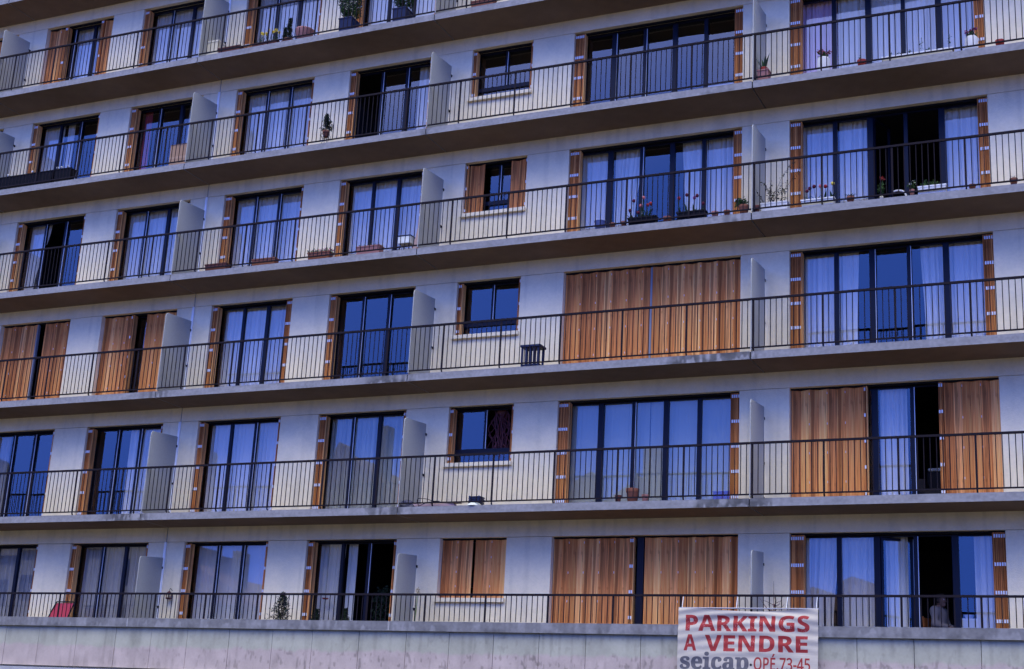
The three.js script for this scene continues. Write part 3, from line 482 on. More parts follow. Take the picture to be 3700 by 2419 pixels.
pot(3, 10.25, 0.9, 0.062, 0.12, mTerra, 'small terracotta pot just right of the blue basin', null);
pot(3, 10.49, 0.9, 0.06, 0.125, mTerra, 'small terracotta pot just left of the first black tulip trough', null);
{ const t = trough(3, 10.88, 0.88, 0.58, 0.17, 0.16, mBlackPot, 'left black trough of pink and red tulips, third balcony down', 0); let k = 0; for (const [x, h, c] of [[-0.25, 0.18, fDark], [-0.22, 0.37, fDark], [-0.04, 0.25, fPink], [0.02, 0.42, fPink], [0.1, 0.26, fRed], [0.14, 0.28, fRed], [-0.12, 0.12, fDark]]) tulip(t, x, 0.15, h, c, 120 + k++); }
pot(3, 11.39, 0.88, 0.088, 0.13, mTerra, 'terracotta bowl between the two black tulip troughs', null, bowlGeo);
{ const t = trough(3, 11.89, 0.88, 0.58, 0.18, 0.16, mBlackPot, 'right black trough of thin tulips, third balcony down', 0); let k = 0; for (const [x, h, c] of [[-0.26, 0.33, fRed], [-0.1, 0.38, fDark], [0.04, 0.3, fPurple], [0.1, 0.34, fDark], [0.22, 0.16, fDark]]) tulip(t, x, 0.15, h, c, 140 + k++); }
pot(3, 12.36, 0.89, 0.07, 0.13, mPink, 'pale pink pot right of the tulip troughs', null); pot(3, 12.6, 0.89, 0.064, 0.13, mTerra, 'terracotta pot between the pale pink pot and the bushy plant', null);
{ const t = pot(3, 12.92, 0.85, 0.1, 0.21, mTerra, 'leafy bush in terracotta pot left of the right screen', null); part('foliage', leafCloud(420, (r) => inBall(r, 0.12, 0.1, 0.1, V(-0.06, 0.27, 0), 0.2), 0.045, 151, 0.6), mLeaf, t); }
pot(3, 13.19, 0.9, 0.06, 0.16, mTerraDark, 'small dark pot at the foot of the right screen', null);
{
  const t = trough(3, 13.5, 0.7, 0.52, 0.24, 0.2, mWhitePot, 'ribbed white planter with a wiry climbing plant left of rightmost window', 14), r = mulberry(161), tw = [], pts = [];
  for (let k = 0; k < 13; k++) { let p = V((r() - 0.5) * 0.44, 0.22, (r() - 0.5) * 0.08), d = V((r() - 0.5) * 0.6, 1, (r() - 0.5) * 0.2), n = k < 2 ? 13 : 4 + Math.floor(r() * 4); if (k < 2) p.x = -0.12 + 0.05 * k; for (let i = 0; i < n; i++) { const q = p.clone().addScaledVector(d, 0.075); tw.push(rod(p, q, 0.004, 0.003, 4)); pts.push(q); d.add(V((r() - 0.5) * 0.7, 0.1 * (r() - 0.4), (r() - 0.5) * 0.2)).normalize(); p = q; } }
  part('stems', tw, mBark, t); part('foliage', leafCloud(360, (q) => pts[Math.floor(Math.pow(q(), 1.2) * pts.length)].clone().add(V((q() - 0.5) * 0.07, (q() - 0.5) * 0.07 - 0.02, (q() - 0.5) * 0.05)), 0.034, 163, 0.6), mConifer, t);
}
{ const t = trough(3, 14.36, 0.86, 0.62, 0.16, 0.16, mWhitePot, 'white trough of red, dark and yellow tulips at the rightmost window', 0); let k = 0; for (const [x, h, c] of [[-0.22, 0.2, fDark], [-0.17, 0.25, fDark], [-0.05, 0.26, fDark], [0.02, 0.27, fPink], [0.13, 0.24, fRed], [0.25, 0.29, fYellow]]) tulip(t, x, 0.14, h, c, 170 + k++); }
{ const t = pot(3, 14.97, 0.9, 0.074, 0.13, mTerra, 'green succulent in terracotta pot right of the tulip trough', null); const r = mulberry(181), l = []; for (let k = 0; k < 14; k++) { const a = k * 2.4; l.push(blade(V(0, 0.11, 0), V(Math.cos(a) * 0.8, 1, Math.sin(a) * 0.8).normalize(), 0.1 + 0.03 * r(), 0.028, 0.4)); } part('leaves', l, mBlade, t); }
{ const t = pot(3, 15.5, 0.72, 0.08, 0.16, mBlackPot, 'single red flower on a tall stem before the dark open window', null); part('stem', rod(V(0, 0.14, 0), V(0.03, 0.5, 0), 0.005), mBlade, t); part('flower', leafCloud(40, (r) => inBall(r, 0.04, 0.025, 0.04, V(0.03, 0.51, 0), 0.3), 0.035, 183, 0.9), pRed, t); part('foliage', leafCloud(60, (r) => inBall(r, 0.09, 0.1, 0.06, V(0, 0.32, 0), 0.1), 0.05, 184), mLeaf, t); }
{ const t = thing('garden_ornament', 'small white knob shaped ornament on the balcony edge below the red flower', 'ornament', FL(3, 15.54, 0.9)); part('ornament_body', lathe([[0, 0], [0.02, 0.002], [0.022, 0.02], [0.034, 0.05], [0.03, 0.08], [0.012, 0.095], [0, 0.098]], 14), mWhitePot, t); }
{ const t = thing('watering_hose', 'white curved hose end hanging at the dark open window', 'hose', FL(3, 15.87, 0.86)); part('tube', new THREE.TubeGeometry(new THREE.CatmullRomCurve3([V(-0.12, 0.16, 0), V(-0.04, 0.175, 0), V(0.05, 0.15, 0), V(0.1, 0.08, 0), V(0.12, 0, 0)]), 18, 0.018, 8), mWhitePot, t); }
{ const t = pot(3, 16.09, 0.88, 0.048, 0.15, mPink, 'small pink pot with white flowering stems before the open window', null); part('foliage', leafCloud(60, (r) => inBall(r, 0.07, 0.08, 0.05, V(0, 0.24, 0), 0.2), 0.05, 186), mLeaf, t); part('flowers', leafCloud(20, (r) => inBall(r, 0.09, 0.05, 0.04, V(0, 0.3, 0), 0.4), 0.028, 187, 0.9), petal(0.65, 0.62, 0.55), t); }
{ const t = trough(3, 16.45, 0.87, 0.5, 0.17, 0.16, mWhitePot, 'ribbed white trough with green leaves at right part of rightmost window', 16); part('foliage', leafCloud(110, (r) => V(-0.18 + 0.28 * r(), 0.18 + 0.08 * r(), (r() - 0.5) * 0.1), 0.06, 189, 0.7), mLeaf, t); }
pot(3, 17.15, 0.88, 0.064, 0.12, mTerra, 'terracotta pot in front of the right folded shutter', null);
{ const t = pot(3, 17.86, 0.88, 0.07, 0.15, mTerra, 'terracotta pot on bare wall at far right, third balcony down', null); part('sprout', leafCloud(10, (r) => inBall(r, 0.04, 0.04, 0.03, V(0, 0.18, 0), 0.2), 0.03, 191), mBark, t); }
// third balcony up: slatted stool
{ const t = thing('slatted_stool', 'dark blue slatted stool against the wall left of the drawn shutters', 'stool', FL(2, 8.52, 0.6)); part('seat', [rbox(0.44, 0.05, 0.32, 0.01, 0, 0.5, 0)], mNavy, t); for (const z of [-0.12, 0.12]) for (let k = 0; k < 5; k++) part('slat', box(-0.185 + k * 0.0875 - 0.02, -0.185 + k * 0.0875 + 0.02, 0.0, 0.475, z - 0.01, z + 0.01), mNavy, t); part('shelf', box(-0.19, 0.19, 0.1, 0.13, -0.105, 0.105), mNavy, t); }
// second balcony up
pot(1, 10.77, 0.7, 0.125, 0.29, mTerra, 'large terracotta pot before the wide curtained window', null); pot(1, 10.49, 0.72, 0.062, 0.17, mTerraDark, 'small dark terracotta pot left of the large one', null); pot(1, 11.03, 0.72, 0.065, 0.17, mPink, 'small pale terracotta pot right of the large one', null);
{ const t = thing('storage_crate', 'violet blue crate inside the wide window beside the folded shutter', 'crate', [12.2, Y(1) + SLAB_T, -0.37]); part('crate_body', rbox(0.34, 0.38, 0.12, 0.01, 0, 0.19, 0), std(0.1, 0.07, 0.24, 0.7), t); part('rim', box(-0.18, 0.18, 0.381, 0.4, -0.065, 0.065), std(0.12, 0.09, 0.3, 0.6), t); }
{
  const t = thing('slatted_box', 'small dark box of horizontal slats on the floor under the small window', 'box', FL(1, 7.48, 0.66)); for (let k = 0; k < 6; k++) part('slat', box(-0.13, 0.13, 0.01 + k * 0.038, 0.034 + k * 0.038, -0.1, 0.1), mNavy, t); for (const x of [-0.1, 0.1]) part('batten', box(x - 0.012, x + 0.012, 0, 0.232, 0.101, 0.115), mNavy, t);
  const d = thing('enamel_bowl', 'white enamel bowl lying upside down before the slatted box', 'bowl', FL(1, 7.55, 0.88)); part('bowl_body', lathe([[0.15, 0], [0.14, 0.025], [0.1, 0.06], [0.03, 0.075], [0, 0.077]], 24), std(0.5, 0.52, 0.46, 0.5), d);
  const p = thing('plank', 'pinkish old planks lying on the balcony under the small window', 'planks', FL(1, 6.55, 0.75)); part('board', rbox(0.9, 0.05, 0.12, 0.006, 0.05, 0.06, 0), std(0.4, 0.28, 0.3, 0.85), p, null, 0.06); part('board', rbox(0.7, 0.03, 0.1, 0.005, 0.3, 0.1, -0.04), std(0.42, 0.32, 0.2, 0.85), p, null, -0.1);
  const w = thing('wire_rack', 'bent black wire rack lying on the planks beside the middle screen', 'rack', FL(1, 6.42, 0.86)); part('wire', new THREE.TubeGeometry(new THREE.CatmullRomCurve3([V(-0.12, 0.02, 0), V(-0.16, 0.17, 0), V(0.0, 0.18, 0), V(0.2, 0.13, 0), V(0.36, 0.12, 0.01), V(0.1, 0.1, 0.03), V(-0.1, 0.03, 0.03)]), 40, 0.007, 5), mRail, w);
  const c = thing('crumpled_bag', 'dark crumpled bag on the floor near the middle screen', 'bag', FL(1, 6.0, 0.8)); const g = new THREE.IcosahedronGeometry(0.11, 3), q = g.attributes.position; for (let i = 0; i < q.count; i++) { const x = q.getX(i), y = q.getY(i), z = q.getZ(i), k = 0.75 + 0.6 * NZ(x * 22 + 50, y * 22 + z * 15 + 50); q.setXYZ(i, x * k * 1.5, Math.max(0, y * k * 0.9 + 0.07), z * k); } g.computeVertexNormals(); part('bag_body', g, std(0.06, 0.06, 0.1, 0.5), c);
}
// lowest balcony
{
  const t = thing('deck_chair', 'folded red canvas deck chair leaning at the wall, lowest balcony left', 'deck chair', FL(0, -3.0, 0.5)); t.rotation.x = -0.3;
  const sl = (x0, x1) => rod(V(x0, 0.0, 0), V(x1, 0.96, 0), 0.015); part('rail', sl(-0.42, -0.2), mDark, t); part('rail', sl(0.2, 0.32), mDark, t); part('rail', rod(V(-0.2, 0.96, 0), V(0.32, 0.96, 0), 0.014), mDark, t);
  const g = new THREE.PlaneGeometry(1, 1, 8, 10), p = g.attributes.position; for (let i = 0; i < p.count; i++) { const u = p.getX(i) + 0.5, v = p.getY(i) + 0.5; p.setXYZ(i, mix(mix(-0.42, -0.2, v), mix(0.2, 0.32, v), u), 0.05 + v * 0.89, -0.02 + 0.025 * Math.sin(v * 3.1)); } g.computeVertexNormals(); part('canvas', g, phys(0.38, 0.03, 0.06, 0.9, { side: THREE.DoubleSide }), t);
}
{
  const t = thing('wall_lantern', 'small copper lantern hung on the wall right of the joint strip', 'lantern', [-0.18, Y(0) + 1.02, 0.1]); part('cap', lathe([[0.001, 0.19], [0.02, 0.17], [0.075, 0.13], [0.07, 0.125], [0.001, 0.13]], 6), mTerraDark, t); for (let k = 0; k < 6; k++) { const a = k * 1.047; part('bar', rod(V(Math.cos(a) * 0.06, 0.03, Math.sin(a) * 0.06), V(Math.cos(a) * 0.065, 0.127, Math.sin(a) * 0.065), 0.006), mTerraDark, t); } part('lantern_base', lathe([[0, 0], [0.04, 0], [0.075, 0.02], [0.07, 0.032], [0, 0.032]], 6), mTerraDark, t); part('hook', new THREE.TubeGeometry(new THREE.CatmullRomCurve3([V(0, 0.19, 0), V(0, 0.24, -0.03), V(0, 0.2, -0.1)]), 8, 0.006, 5), mRail, t);
}
conifer('potted_fir', 'young bushy fir with thin leader between third and fourth windows', 0, 3.18, 0.7, 0.28, 0.76, 0.16, 0.38, mTerra, mConifer, 201, 1.3);
conifer('potted_fir', 'small dark fir at left foot of the fourth window', 0, 4.0, 0.66, 0.14, 0.42, 0.12, 0.36, mTerraDark, mConifer, 203, 1.1);
conifer('potted_fir', 'small dark fir in front of the curtain edge, fourth window', 0, 4.68, 0.66, 0.12, 0.44, 0.12, 0.36, mTerraDark, mConifer, 205, 1.1);
{ const t = pot(0, 4.86, -0.52, 0.17, 0.4, mTerraDark, 'tall dark bush in a pot just inside the open fourth window, lowest balcony', null); part('trunk', rod(V(0, 0.35, 0), V(0, 0.8, 0), 0.02), mBark, t); part('foliage', leafCloud(1500, (r) => inBall(r, 0.24, 0.46, 0.2, V(0, 0.88, 0), 0.2), 0.07, 207, 0.55), mConifer, t); }
{ const t = thing('dried_flowers', 'dry straw coloured flower stalks beside the screen near the small window', 'plant', FL(0, 6.16, 0.45)); part('pot', potGeo(0.08, 0.3), mTerra, t); const r = mulberry(209); for (let k = 0; k < 3; k++) { const e = V(0.02 + k * 0.025, 1.13 - k * 0.03, 0.02 * k); part('stalk', rod(V(0, 0.28, 0), e, 0.004), mPale, t); part('seed_head', leafCloud(16, (q) => inBall(q, 0.03, 0.05, 0.03, e.clone().add(V(0, 0.04, 0)), 0.2), 0.04, 211 + k, 0.4), petal(0.4, 0.3, 0.16), t); } }
{
  const t = thing('bare_shrub', 'leafless twiggy shrub in a pot above the banner', 'plant', FL(0, 13.46, 0.6)); part('pot', potGeo(0.16, 0.5), mTerraDark, t); const r = mulberry(213), tw = [rod(V(0, 0.45, 0), V(0.0, 1.32, 0), 0.009, 0.003)];
  for (let k = 0; k < 16; k++) { const y = 0.72 + 0.3 * r(), a = r() * 6.28, l = 0.12 + 0.16 * r(), m = V(Math.cos(a) * l * 0.5, y + l * 0.25, Math.sin(a) * l * 0.4), e = V(Math.cos(a) * l, y + l * (0.3 + 0.7 * r()), Math.sin(a) * l * 0.6); tw.push(rod(V(0, y, 0), m, 0.006, 0.004, 5), rod(m, e, 0.004, 0.002, 5)); } part('twigs', tw, std(0.12, 0.05, 0.045, 0.9), t);
}
{ const t = thing('hanging_dish', 'small red dish hung before the curtain of the fourth window', 'dish', [3.62, Y(0) + 1.09, -0.24]); part('dish_body', lathe([[0, -0.02], [0.05, -0.012], [0.075, 0.01], [0.07, 0.014], [0, 0]], 18), mRedPot, t); part('cord', rod(V(0, 0, 0), V(0, 1.1, 0), 0.003), mDark, t); }
// inside the rooms
{ const t = thing('white_cabinet', 'white cabinet seen through the bare wide window, second balcony down', 'cabinet', [11.85, Y(4) + SLAB_T, -1.1]); part('carcass', rbox(0.62, 1.0, 0.4, 0.01, 0, 0.5, 0), std(0.75, 0.75, 0.75, 0.5), t); part('door', rbox(0.29, 0.86, 0.02, 0.004, -0.15, 0.5, 0.212), std(0.78, 0.78, 0.78, 0.5), t); part('door', rbox(0.29, 0.86, 0.02, 0.004, 0.15, 0.5, 0.212), std(0.78, 0.78, 0.78, 0.5), t); }
{ const t = thing('dining_table', 'white covered table inside the open rightmost window, lowest balcony', 'table', [16.72, Y(0) + SLAB_T, -0.8]); part('tabletop', rbox(0.46, 0.03, 0.5, 0.008, 0, 0.8, 0), mWhitePot, t); part('cloth', [box(-0.235, 0.235, 0.42, 0.784, 0.252, 0.258)], CLOTH.white, t); for (const [a, b] of [[-1, -1], [1, -1], [-1, 1], [1, 1]]) part('leg', rod(V(a * 0.2, 0, b * 0.22), V(a * 0.2, 0.785, b * 0.22), 0.018), mBark, t);
  const c = thing('serving_bowl', 'pale bowl standing on the white covered table', 'bowl', [16.62, Y(0) + SLAB_T + 0.815, -0.75]); part('bowl_body', bowlGeo(0.08, 0.08), std(0.5, 0.5, 0.6, 0.5), c); }
{ const t = thing('armchair', 'dark armchair with pale cover inside the half shuttered window', 'armchair', [16.2, Y(1) + SLAB_T, -0.95]); const m = std(0.03, 0.025, 0.025, 0.8); part('seat', rbox(0.62, 0.42, 0.6, 0.06, 0, 0.21, 0), m, t); part('backrest', rbox(0.62, 0.5, 0.16, 0.06, 0, 0.58, -0.26), m, t); part('armrest', rbox(0.14, 0.3, 0.6, 0.05, -0.34, 0.45, 0), m, t); part('armrest', rbox(0.14, 0.3, 0.6, 0.05, 0.34, 0.45, 0), m, t); part('cover', [rbox(0.56, 0.06, 0.2, 0.02, 0, 0.85, -0.26)], CLOTH.white, t); }

{ const t = thing('reflection_stems', 'dark reddish tangle of hanging stems behind right pane of the small window', 'plant', [7.42, Y(1) + 2.28, -0.44]), r = mulberry(401), tw = [];  // added stems and pot stand in for a reddish reflection in the pane
  part('pot', bowlGeo(0.12, 0.1).translate(0, -0.12, 0), mTerraDark, t);
  for (let k = 0; k < 34; k++) { let p = V((r() - 0.5) * 0.3, -0.05, (r() - 0.5) * 0.16), d = V((r() - 0.5) * 1.3, -1, (r() - 0.5) * 0.3); for (let i = 0; i < 8; i++) { const q = p.clone().addScaledVector(d.clone().normalize(), 0.1 + 0.05 * r()); if (Math.abs(q.x) > 0.33) { d.x *= -1; continue; } tw.push(rod(p, q, 0.011, 0.008, 5)); p = q; d.add(V((r() - 0.5) * 1.2, -0.1, (r() - 0.5) * 0.3)); } }
  part('stems', tw, std(0.16, 0.05, 0.055, 0.7), t); }

// ------------------------------------------------------------------ seated person behind the open window
function sdfMesh(fn, c, half, res) {
  const mc = new MarchingCubes(res, mRail, false, false, 60000), s = mc.size; mc.isolation = 0;
  for (let k = 0; k < s; k++) for (let j = 0; j < s; j++) for (let i = 0; i < s; i++) mc.field[i + j * s + k * s * s] = -fn(V(c.x + ((i - s / 2) / (s / 2)) * half, c.y + ((j - s / 2) / (s / 2)) * half, c.z + ((k - s / 2) / (s / 2)) * half));
  mc.update(); const n = mc.count, p = new Float32Array(n * 3), q = new Float32Array(n * 3);
  for (let i = 0; i < n; i++) { p[3 * i] = mc.positionArray[3 * i] * half + c.x; p[3 * i + 1] = mc.positionArray[3 * i + 1] * half + c.y; p[3 * i + 2] = mc.positionArray[3 * i + 2] * half + c.z; for (let d = 0; d < 3; d++) q[3 * i + d] = mc.normalArray[3 * i + d]; }
  const g = new THREE.BufferGeometry(); g.setAttribute('position', new THREE.BufferAttribute(p, 3)); g.setAttribute('normal', new THREE.BufferAttribute(q, 3)); g.setAttribute('uv', new THREE.BufferAttribute(new Float32Array(n * 2), 2)); g.computeVertexNormals(); return g;
}
const smin = (a, b, k) => { const h = clamp(0.5 + 0.5 * (b - a) / k); return mix(b, a, h) - k * h * (1 - h); };
const capsule = (p, a, b, r0, r1) => { const ab = b.clone().sub(a), t = clamp(p.clone().sub(a).dot(ab) / ab.lengthSq()); return p.distanceTo(a.clone().addScaledVector(ab, t)) - mix(r0, r1, t); };
const field = (list, k = 0.03) => (p) => { let d = 9; for (const [a, b, r0, r1] of list) d = smin(d, capsule(p, a, b, r0, r1), k); return d; };
{
  // sits on a chair facing right and a little towards the street, hands in the lap
  const t = thing('person', 'seated person in pale shirt and blue trousers inside the open window', 'person', [16.08, Y(0) + SLAB_T, -0.78], null, -0.35);
  const S = { hip: V(0, 0.53, 0), waist: V(0.02, 0.68, 0), chest: V(0.03, 0.88, 0), neck: V(0.035, 1.03, 0), head: V(0.06, 1.15, 0) };
  const arm = (s) => ({ sh: V(0.02, 0.97, s * 0.165), el: V(0.06, 0.72, s * 0.215), wr: V(0.27, 0.66, s * 0.07) });
  const leg = (s) => ({ h: V(0.02, 0.51, s * 0.095), kn: V(0.43, 0.53, s * 0.11), an: V(0.4, 0.09, s * 0.11), to: V(0.56, 0.045, s * 0.12) });
  const torso = [[S.hip, S.waist, 0.14, 0.115], [S.waist, S.chest, 0.115, 0.125], [V(0.02, 0.93, -0.11), V(0.02, 0.93, 0.11), 0.085, 0.085], [V(0, 0.53, -0.07), V(0, 0.53, 0.07), 0.12, 0.12]];
  const sk = [...torso, [S.chest, S.neck, 0.07, 0.052], [S.neck, V(0.045, 1.09, 0), 0.05, 0.05]];
  const sleeves = [], legs = [], hands = [];
  for (const s of [-1, 1]) {
    const a = arm(s), l = leg(s); sleeves.push([a.sh, a.el, 0.052, 0.043], [a.el, a.wr, 0.041, 0.027]); legs.push([l.h, l.kn, 0.085, 0.058], [l.kn, l.an, 0.055, 0.036], [l.an, l.to, 0.038, 0.028]);
    const pc = a.wr.clone().add(V(0.05, -0.02, -s * 0.015)); hands.push([a.wr, pc, 0.024, 0.03]);
    for (let k = 0; k < 4; k++) { const b = pc.clone().add(V(0.02, 0.004, (k - 1.5) * 0.017)), ln = [0.034, 0.04, 0.038, 0.03][k], m = b.clone().add(V(ln, -0.008, 0)); hands.push([b, m, 0.009, 0.0085], [m, m.clone().add(V(ln * 0.6, -0.022, 0)), 0.0085, 0.007]); }
    hands.push([pc.clone().add(V(-0.02, 0, -s * 0.025)), pc.clone().add(V(0.025, -0.004, -s * 0.048)), 0.011, 0.008]);
  }
  const headF = (p) => { const q = p.clone().sub(S.head), e = V(q.x / 0.095, q.y / 0.118, q.z / 0.076).length() - 1; let d = e * 0.08; d = smin(d, capsule(p, V(0.145, 1.15, 0), V(0.165, 1.13, 0), 0.012, 0.014), 0.015); d = smin(d, capsule(p, V(0.12, 1.06, 0), V(0.13, 1.065, 0), 0.03, 0.025), 0.03); for (const s of [-1, 1]) d = smin(d, capsule(p, V(0.055, 1.165, s * 0.076), V(0.05, 1.13, s * 0.078), 0.013, 0.01), 0.008); for (const s of [-1, 1]) d = Math.max(d, 0.011 - p.distanceTo(V(0.149, 1.162, s * 0.031))); d = Math.max(d, 0.006 - capsule(p, V(0.158, 1.095, -0.02), V(0.158, 1.095, 0.02), 0, 0)); return d; };
  const skin = std(0.16, 0.09, 0.065, 0.6);
  const bodyF = field([...sk, ...sleeves, ...legs], 0.035);
  part('body', [sdfMesh(bodyF, V(0.2, 0.62, 0), 0.66, 76), sdfMesh(headF, S.head.clone().add(V(0.01, -0.02, 0)), 0.16, 64), sdfMesh(field(hands, 0.008), V(0.33, 0.64, 0), 0.17, 72)], skin, t);
  const shirtF = field([...torso, ...sleeves], 0.05); part('shirt', sdfMesh((p) => Math.max(shirtF(p) - 0.016, 0.5 - p.y, p.x - 0.262), V(0.08, 0.76, 0), 0.36, 64), std(0.2, 0.17, 0.155, 0.85), t);
  const trF = field([...legs, [V(0, 0.53, -0.07), V(0, 0.53, 0.07), 0.12, 0.12]], 0.04); part('trousers', sdfMesh((p) => Math.max(trF(p) - 0.013, 0.12 - p.y, p.y - 0.64), V(0.2, 0.38, 0), 0.4, 60), std(0.1, 0.16, 0.4, 0.85), t);
  part('hair', sdfMesh((p) => { const q = p.clone().sub(S.head); const e = (V(q.x / 0.105, (q.y - 0.012) / 0.124, q.z / 0.086).length() - 1) * 0.085; return Math.max(e, -(q.y - 0.035 + (q.x < 0.02 ? 0.09 : 0)) , q.x - 0.075 + (q.y < 0.06 ? 0.04 : 0)); }, S.head, 0.15, 48), std(0.02, 0.014, 0.01, 0.5), t);
  for (const s of [-1, 1]) { part('eye', new THREE.SphereGeometry(0.011, 10, 8).translate(0.138, 1.162, s * 0.031), std(0.5, 0.5, 0.5, 0.3), t); part('shoe', sdfMesh((p) => Math.max(capsule(p, V(0.4, 0.07, s * 0.11), V(0.57, 0.05, s * 0.12), 0.052, 0.042), -p.y, p.y - 0.11), V(0.48, 0.06, s * 0.115), 0.14, 32), mBlackPot, t); }
  const c = thing('wooden_chair', 'wooden chair under the seated person inside the open window', 'chair', [16.08, Y(0) + SLAB_T, -0.78], null, -0.35); part('seat', rbox(0.44, 0.03, 0.42, 0.01, 0.08, 0.385, 0), woods[2], c); for (const [a, b] of [[-0.11, -0.18], [0.27, -0.18], [-0.11, 0.18], [0.27, 0.18]]) part('leg', rod(V(a, 0, b), V(a, 0.37, b), 0.018), woods[2], c); part('backrest', [rod(V(-0.16, 0.37, -0.18), V(-0.2, 0.86, -0.18), 0.015), rod(V(-0.16, 0.37, 0.18), V(-0.2, 0.86, 0.18), 0.015), rbox(0.02, 0.16, 0.36, 0.006, -0.19, 0.76, 0)], woods[2], c);
}

// ------------------------------------------------------------------ banner
{
  const W = 2048, H = 1024, S = 816, cv = document.createElement('canvas'); cv.width = W; cv.height = H; const c = cv.getContext('2d');
  c.fillStyle = 'rgb(186,177,162)'; c.fillRect(0, 0, W, H);
  const r = mulberry(301); for (let k = 0; k < 900; k++) { c.fillStyle = `rgba(${r() < 0.5 ? '150,150,165' : '250,250,250'},${0.03 + 0.05 * r()})`; c.fillRect(r() * W, r() * H, 60 + 300 * r(), 2 + 5 * r()); }
  const fit = (txt, x0, x1, base, cap, font, col, capRatio, bolder) => { c.save(); c.font = font; c.fillStyle = col; c.textBaseline = 'alphabetic'; const m = c.measureText(txt), l = m.actualBoundingBoxLeft, w = m.actualBoundingBoxRight + l, h = capRatio ? capRatio * 200 : m.actualBoundingBoxAscent; c.translate(x0, base); c.scale((x1 - x0) / w, cap / h); c.fillText(txt, l, 0); if (bolder) { c.strokeStyle = col; c.lineWidth = bolder; c.lineJoin = 'round'; c.strokeText(txt, l, 0); } c.restore(); };
  const RED = 'rgb(150,34,34)';
  fit('PARKINGS', 118, 1926, 322, 222, 'bold 200px sans-serif', RED, 0.714, 4);
  fit('A', 94, 276, 604, 222, 'bold 200px sans-serif', RED, 0.714, 4); fit('VENDRE', 410, 1900, 606, 222, 'bold 200px sans-serif', RED, 0.714, 4);
  c.save(); c.lineJoin = 'round'; fit('seicap', 46, 1056, 862, 168, 'bold 200px serif', 'rgb(88,86,92)', 0.545, 9); c.restore();
  c.fillStyle = 'rgb(30,30,38)'; c.beginPath(); c.arc(1094, 792, 18, 0, 7); c.fill();
  fit('OPÉ.73-45', 1138, 1936, 858, 168, '200px sans-serif', RED, 0.714, 7);
  // worn paint along the creases of the upper lines
  for (let k = 0; k < 420; k++) { const y = 120 + 200 * r() + (r() < 0.3 ? 290 : 0); c.fillStyle = `rgba(222,205,210,${0.25 + 0.4 * r()})`; c.fillRect(110 + 1830 * r(), y, 2 + 7 * r(), 3 + 16 * r()); }
  const tex = new THREE.CanvasTexture(cv); tex.colorSpace = THREE.SRGBColorSpace; tex.anisotropy = 8;
  const g = new THREE.PlaneGeometry(1, 1, 90, 70), p = g.attributes.position, bw = 2.51, bh = H / S;
  for (let i = 0; i < p.count; i++) {
    const u = p.getX(i) + 0.5, v = 0.5 - p.getY(i), fold = Math.exp(-v * 2.2);
    const z = 0.02 + 0.014 * Math.sin(v * 46 + 5 * Math.sin(u * 3.1)) * fold * (0.5 + u * (1 - u) * 2) + 0.012 * Math.sin(u * 9 + v * 4) + 0.02 * Math.sin(v * 21 + u * 4.5) * fold * 0.7 + 0.008 * NZ(u * 9, v * 14);
    const sag = 0.05 * Math.exp(-v * 16) * Math.sin(Math.PI * clamp(u * 1.0)) ** 2 * (0.5 + u);
    p.setXYZ(i, (u - 0.5) * bw - (v - 0.3) * 0.012, -v * bh - sag, z);
  }
  g.computeVertexNormals();
  const t = thing('banner', 'white cloth banner lettered PARKINGS A VENDRE hung over the parapet', 'banner', [13.1, Y(0) + 0.805, 1.03]);
  part('cloth', g, new THREE.MeshPhysicalMaterial({ map: tex, roughness: 0.75, side: THREE.DoubleSide, transmission: 0.06, thickness: 0 }), t);
  part('hem_batten', rod(V(-1.26, 0.004, -0.004), V(1.26, 0.002, -0.004), 0.014), std(0.3, 0.3, 0.34, 0.8), t);
  for (const x of [-1.2, -0.2, 0.7, 1.22]) part('tie', [rod(V(x, 0.0, 0), V(x + 0.01, 0.235, -0.05), 0.006)], mStrip, t);
}

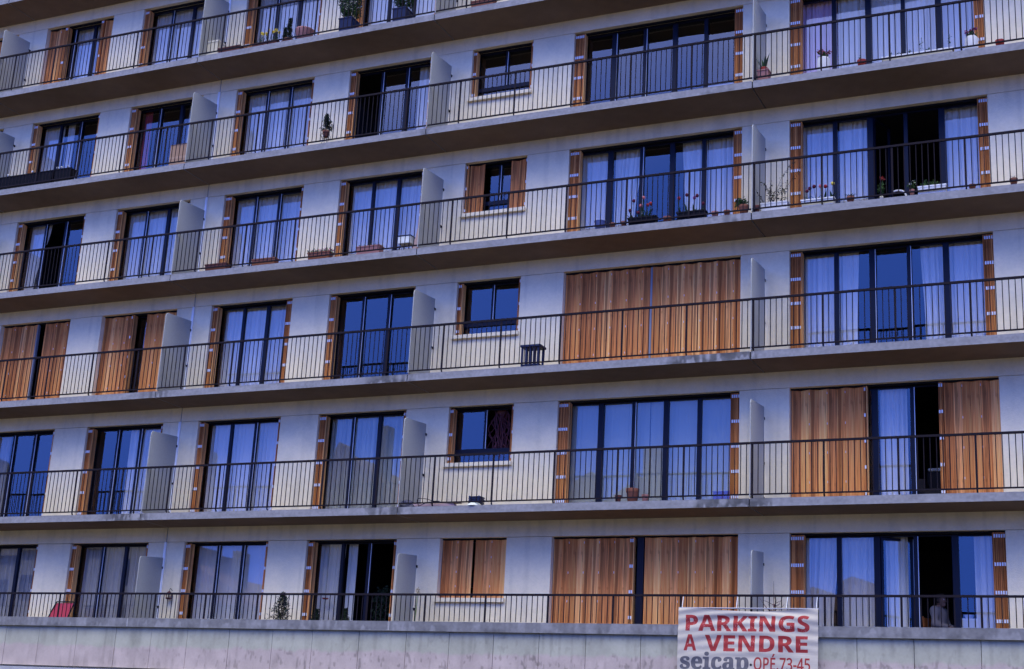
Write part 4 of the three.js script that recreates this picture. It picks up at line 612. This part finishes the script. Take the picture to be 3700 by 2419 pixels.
// ------------------------------------------------------------------ houses across the street, seen only in the window glass
function house(label, x0, x1, hgt, ridge, z, wallM, roofM, rows, cols) {
  const t = thing('town_house', label, 'house', [(x0 + x1) / 2, 0, z]), w = x1 - x0, d = 10; part('wall', box(-w / 2, w / 2, 0, hgt, 0, d), wallM, t);
  const sh = new THREE.Shape(); sh.moveTo(-w / 2 - 0.4, 0); sh.lineTo(w / 2 + 0.4, 0); sh.lineTo(w * ridge[0], ridge[1]); sh.closePath();
  const rf = part('roof', new THREE.ExtrudeGeometry(sh, { depth: d + 0.8, bevelEnabled: false }).translate(0, hgt + 0.002, -0.4), roofM, t); part('chimney', box(-0.5, 0.5, 0, ridge[1] + 1.3, 2, 2.8), wallM, rf, [w * ridge[0] * 0.5 + w * 0.12, hgt, 0]);
  for (let i = 0; i < rows; i++) for (let k = 0; k < cols; k++) { const x = -w / 2 + w * (k + 0.5) / cols, y = 1.2 + (hgt - 1.4) * i / rows; part('window', [box(x - 0.55, x + 0.55, y, y + 1.5, -0.03, 0.05)], mFrame, t); }
}
const wA = std(0.12, 0.12, 0.12, 0.9), wB = std(0.18, 0.175, 0.17, 0.9), roofA = std(0.11, 0.075, 0.065, 0.9), roofB = std(0.13, 0.12, 0.13, 0.8);
house('flat fronted block across the street reflected in the leftmost windows', -62, -34, 12.2, [0.1, 0.9], 40, wB, roofB, 4, 9);
house('steep gabled house across the street reflected in fourth window', -25.5, -15, 13.8, [-0.3, 4.7], 41, wA, roofA, 4, 4);
house('gabled house across the street reflected in the wide curtained window', -12.5, -1, 12, [0.06, 3.9], 42, wB, roofB, 4, 4);
house('narrow house across the street between flat block and steep gable', -33.5, -26, 8.6, [0, 1.9], 40, wA, roofA, 2, 3);
house('long low terrace across the street at the right end', 14, 48, 7.4, [0.1, 2.2], 41, wB, roofA, 2, 12);
house('low house across the street reflected in the lowest rightmost window', 0.5, 13, 7.2, [-0.1, 2.6], 40, wA, roofA, 2, 5);

camera.far = 600; camera.updateProjectionMatrix();
renderer.render(scene, camera);
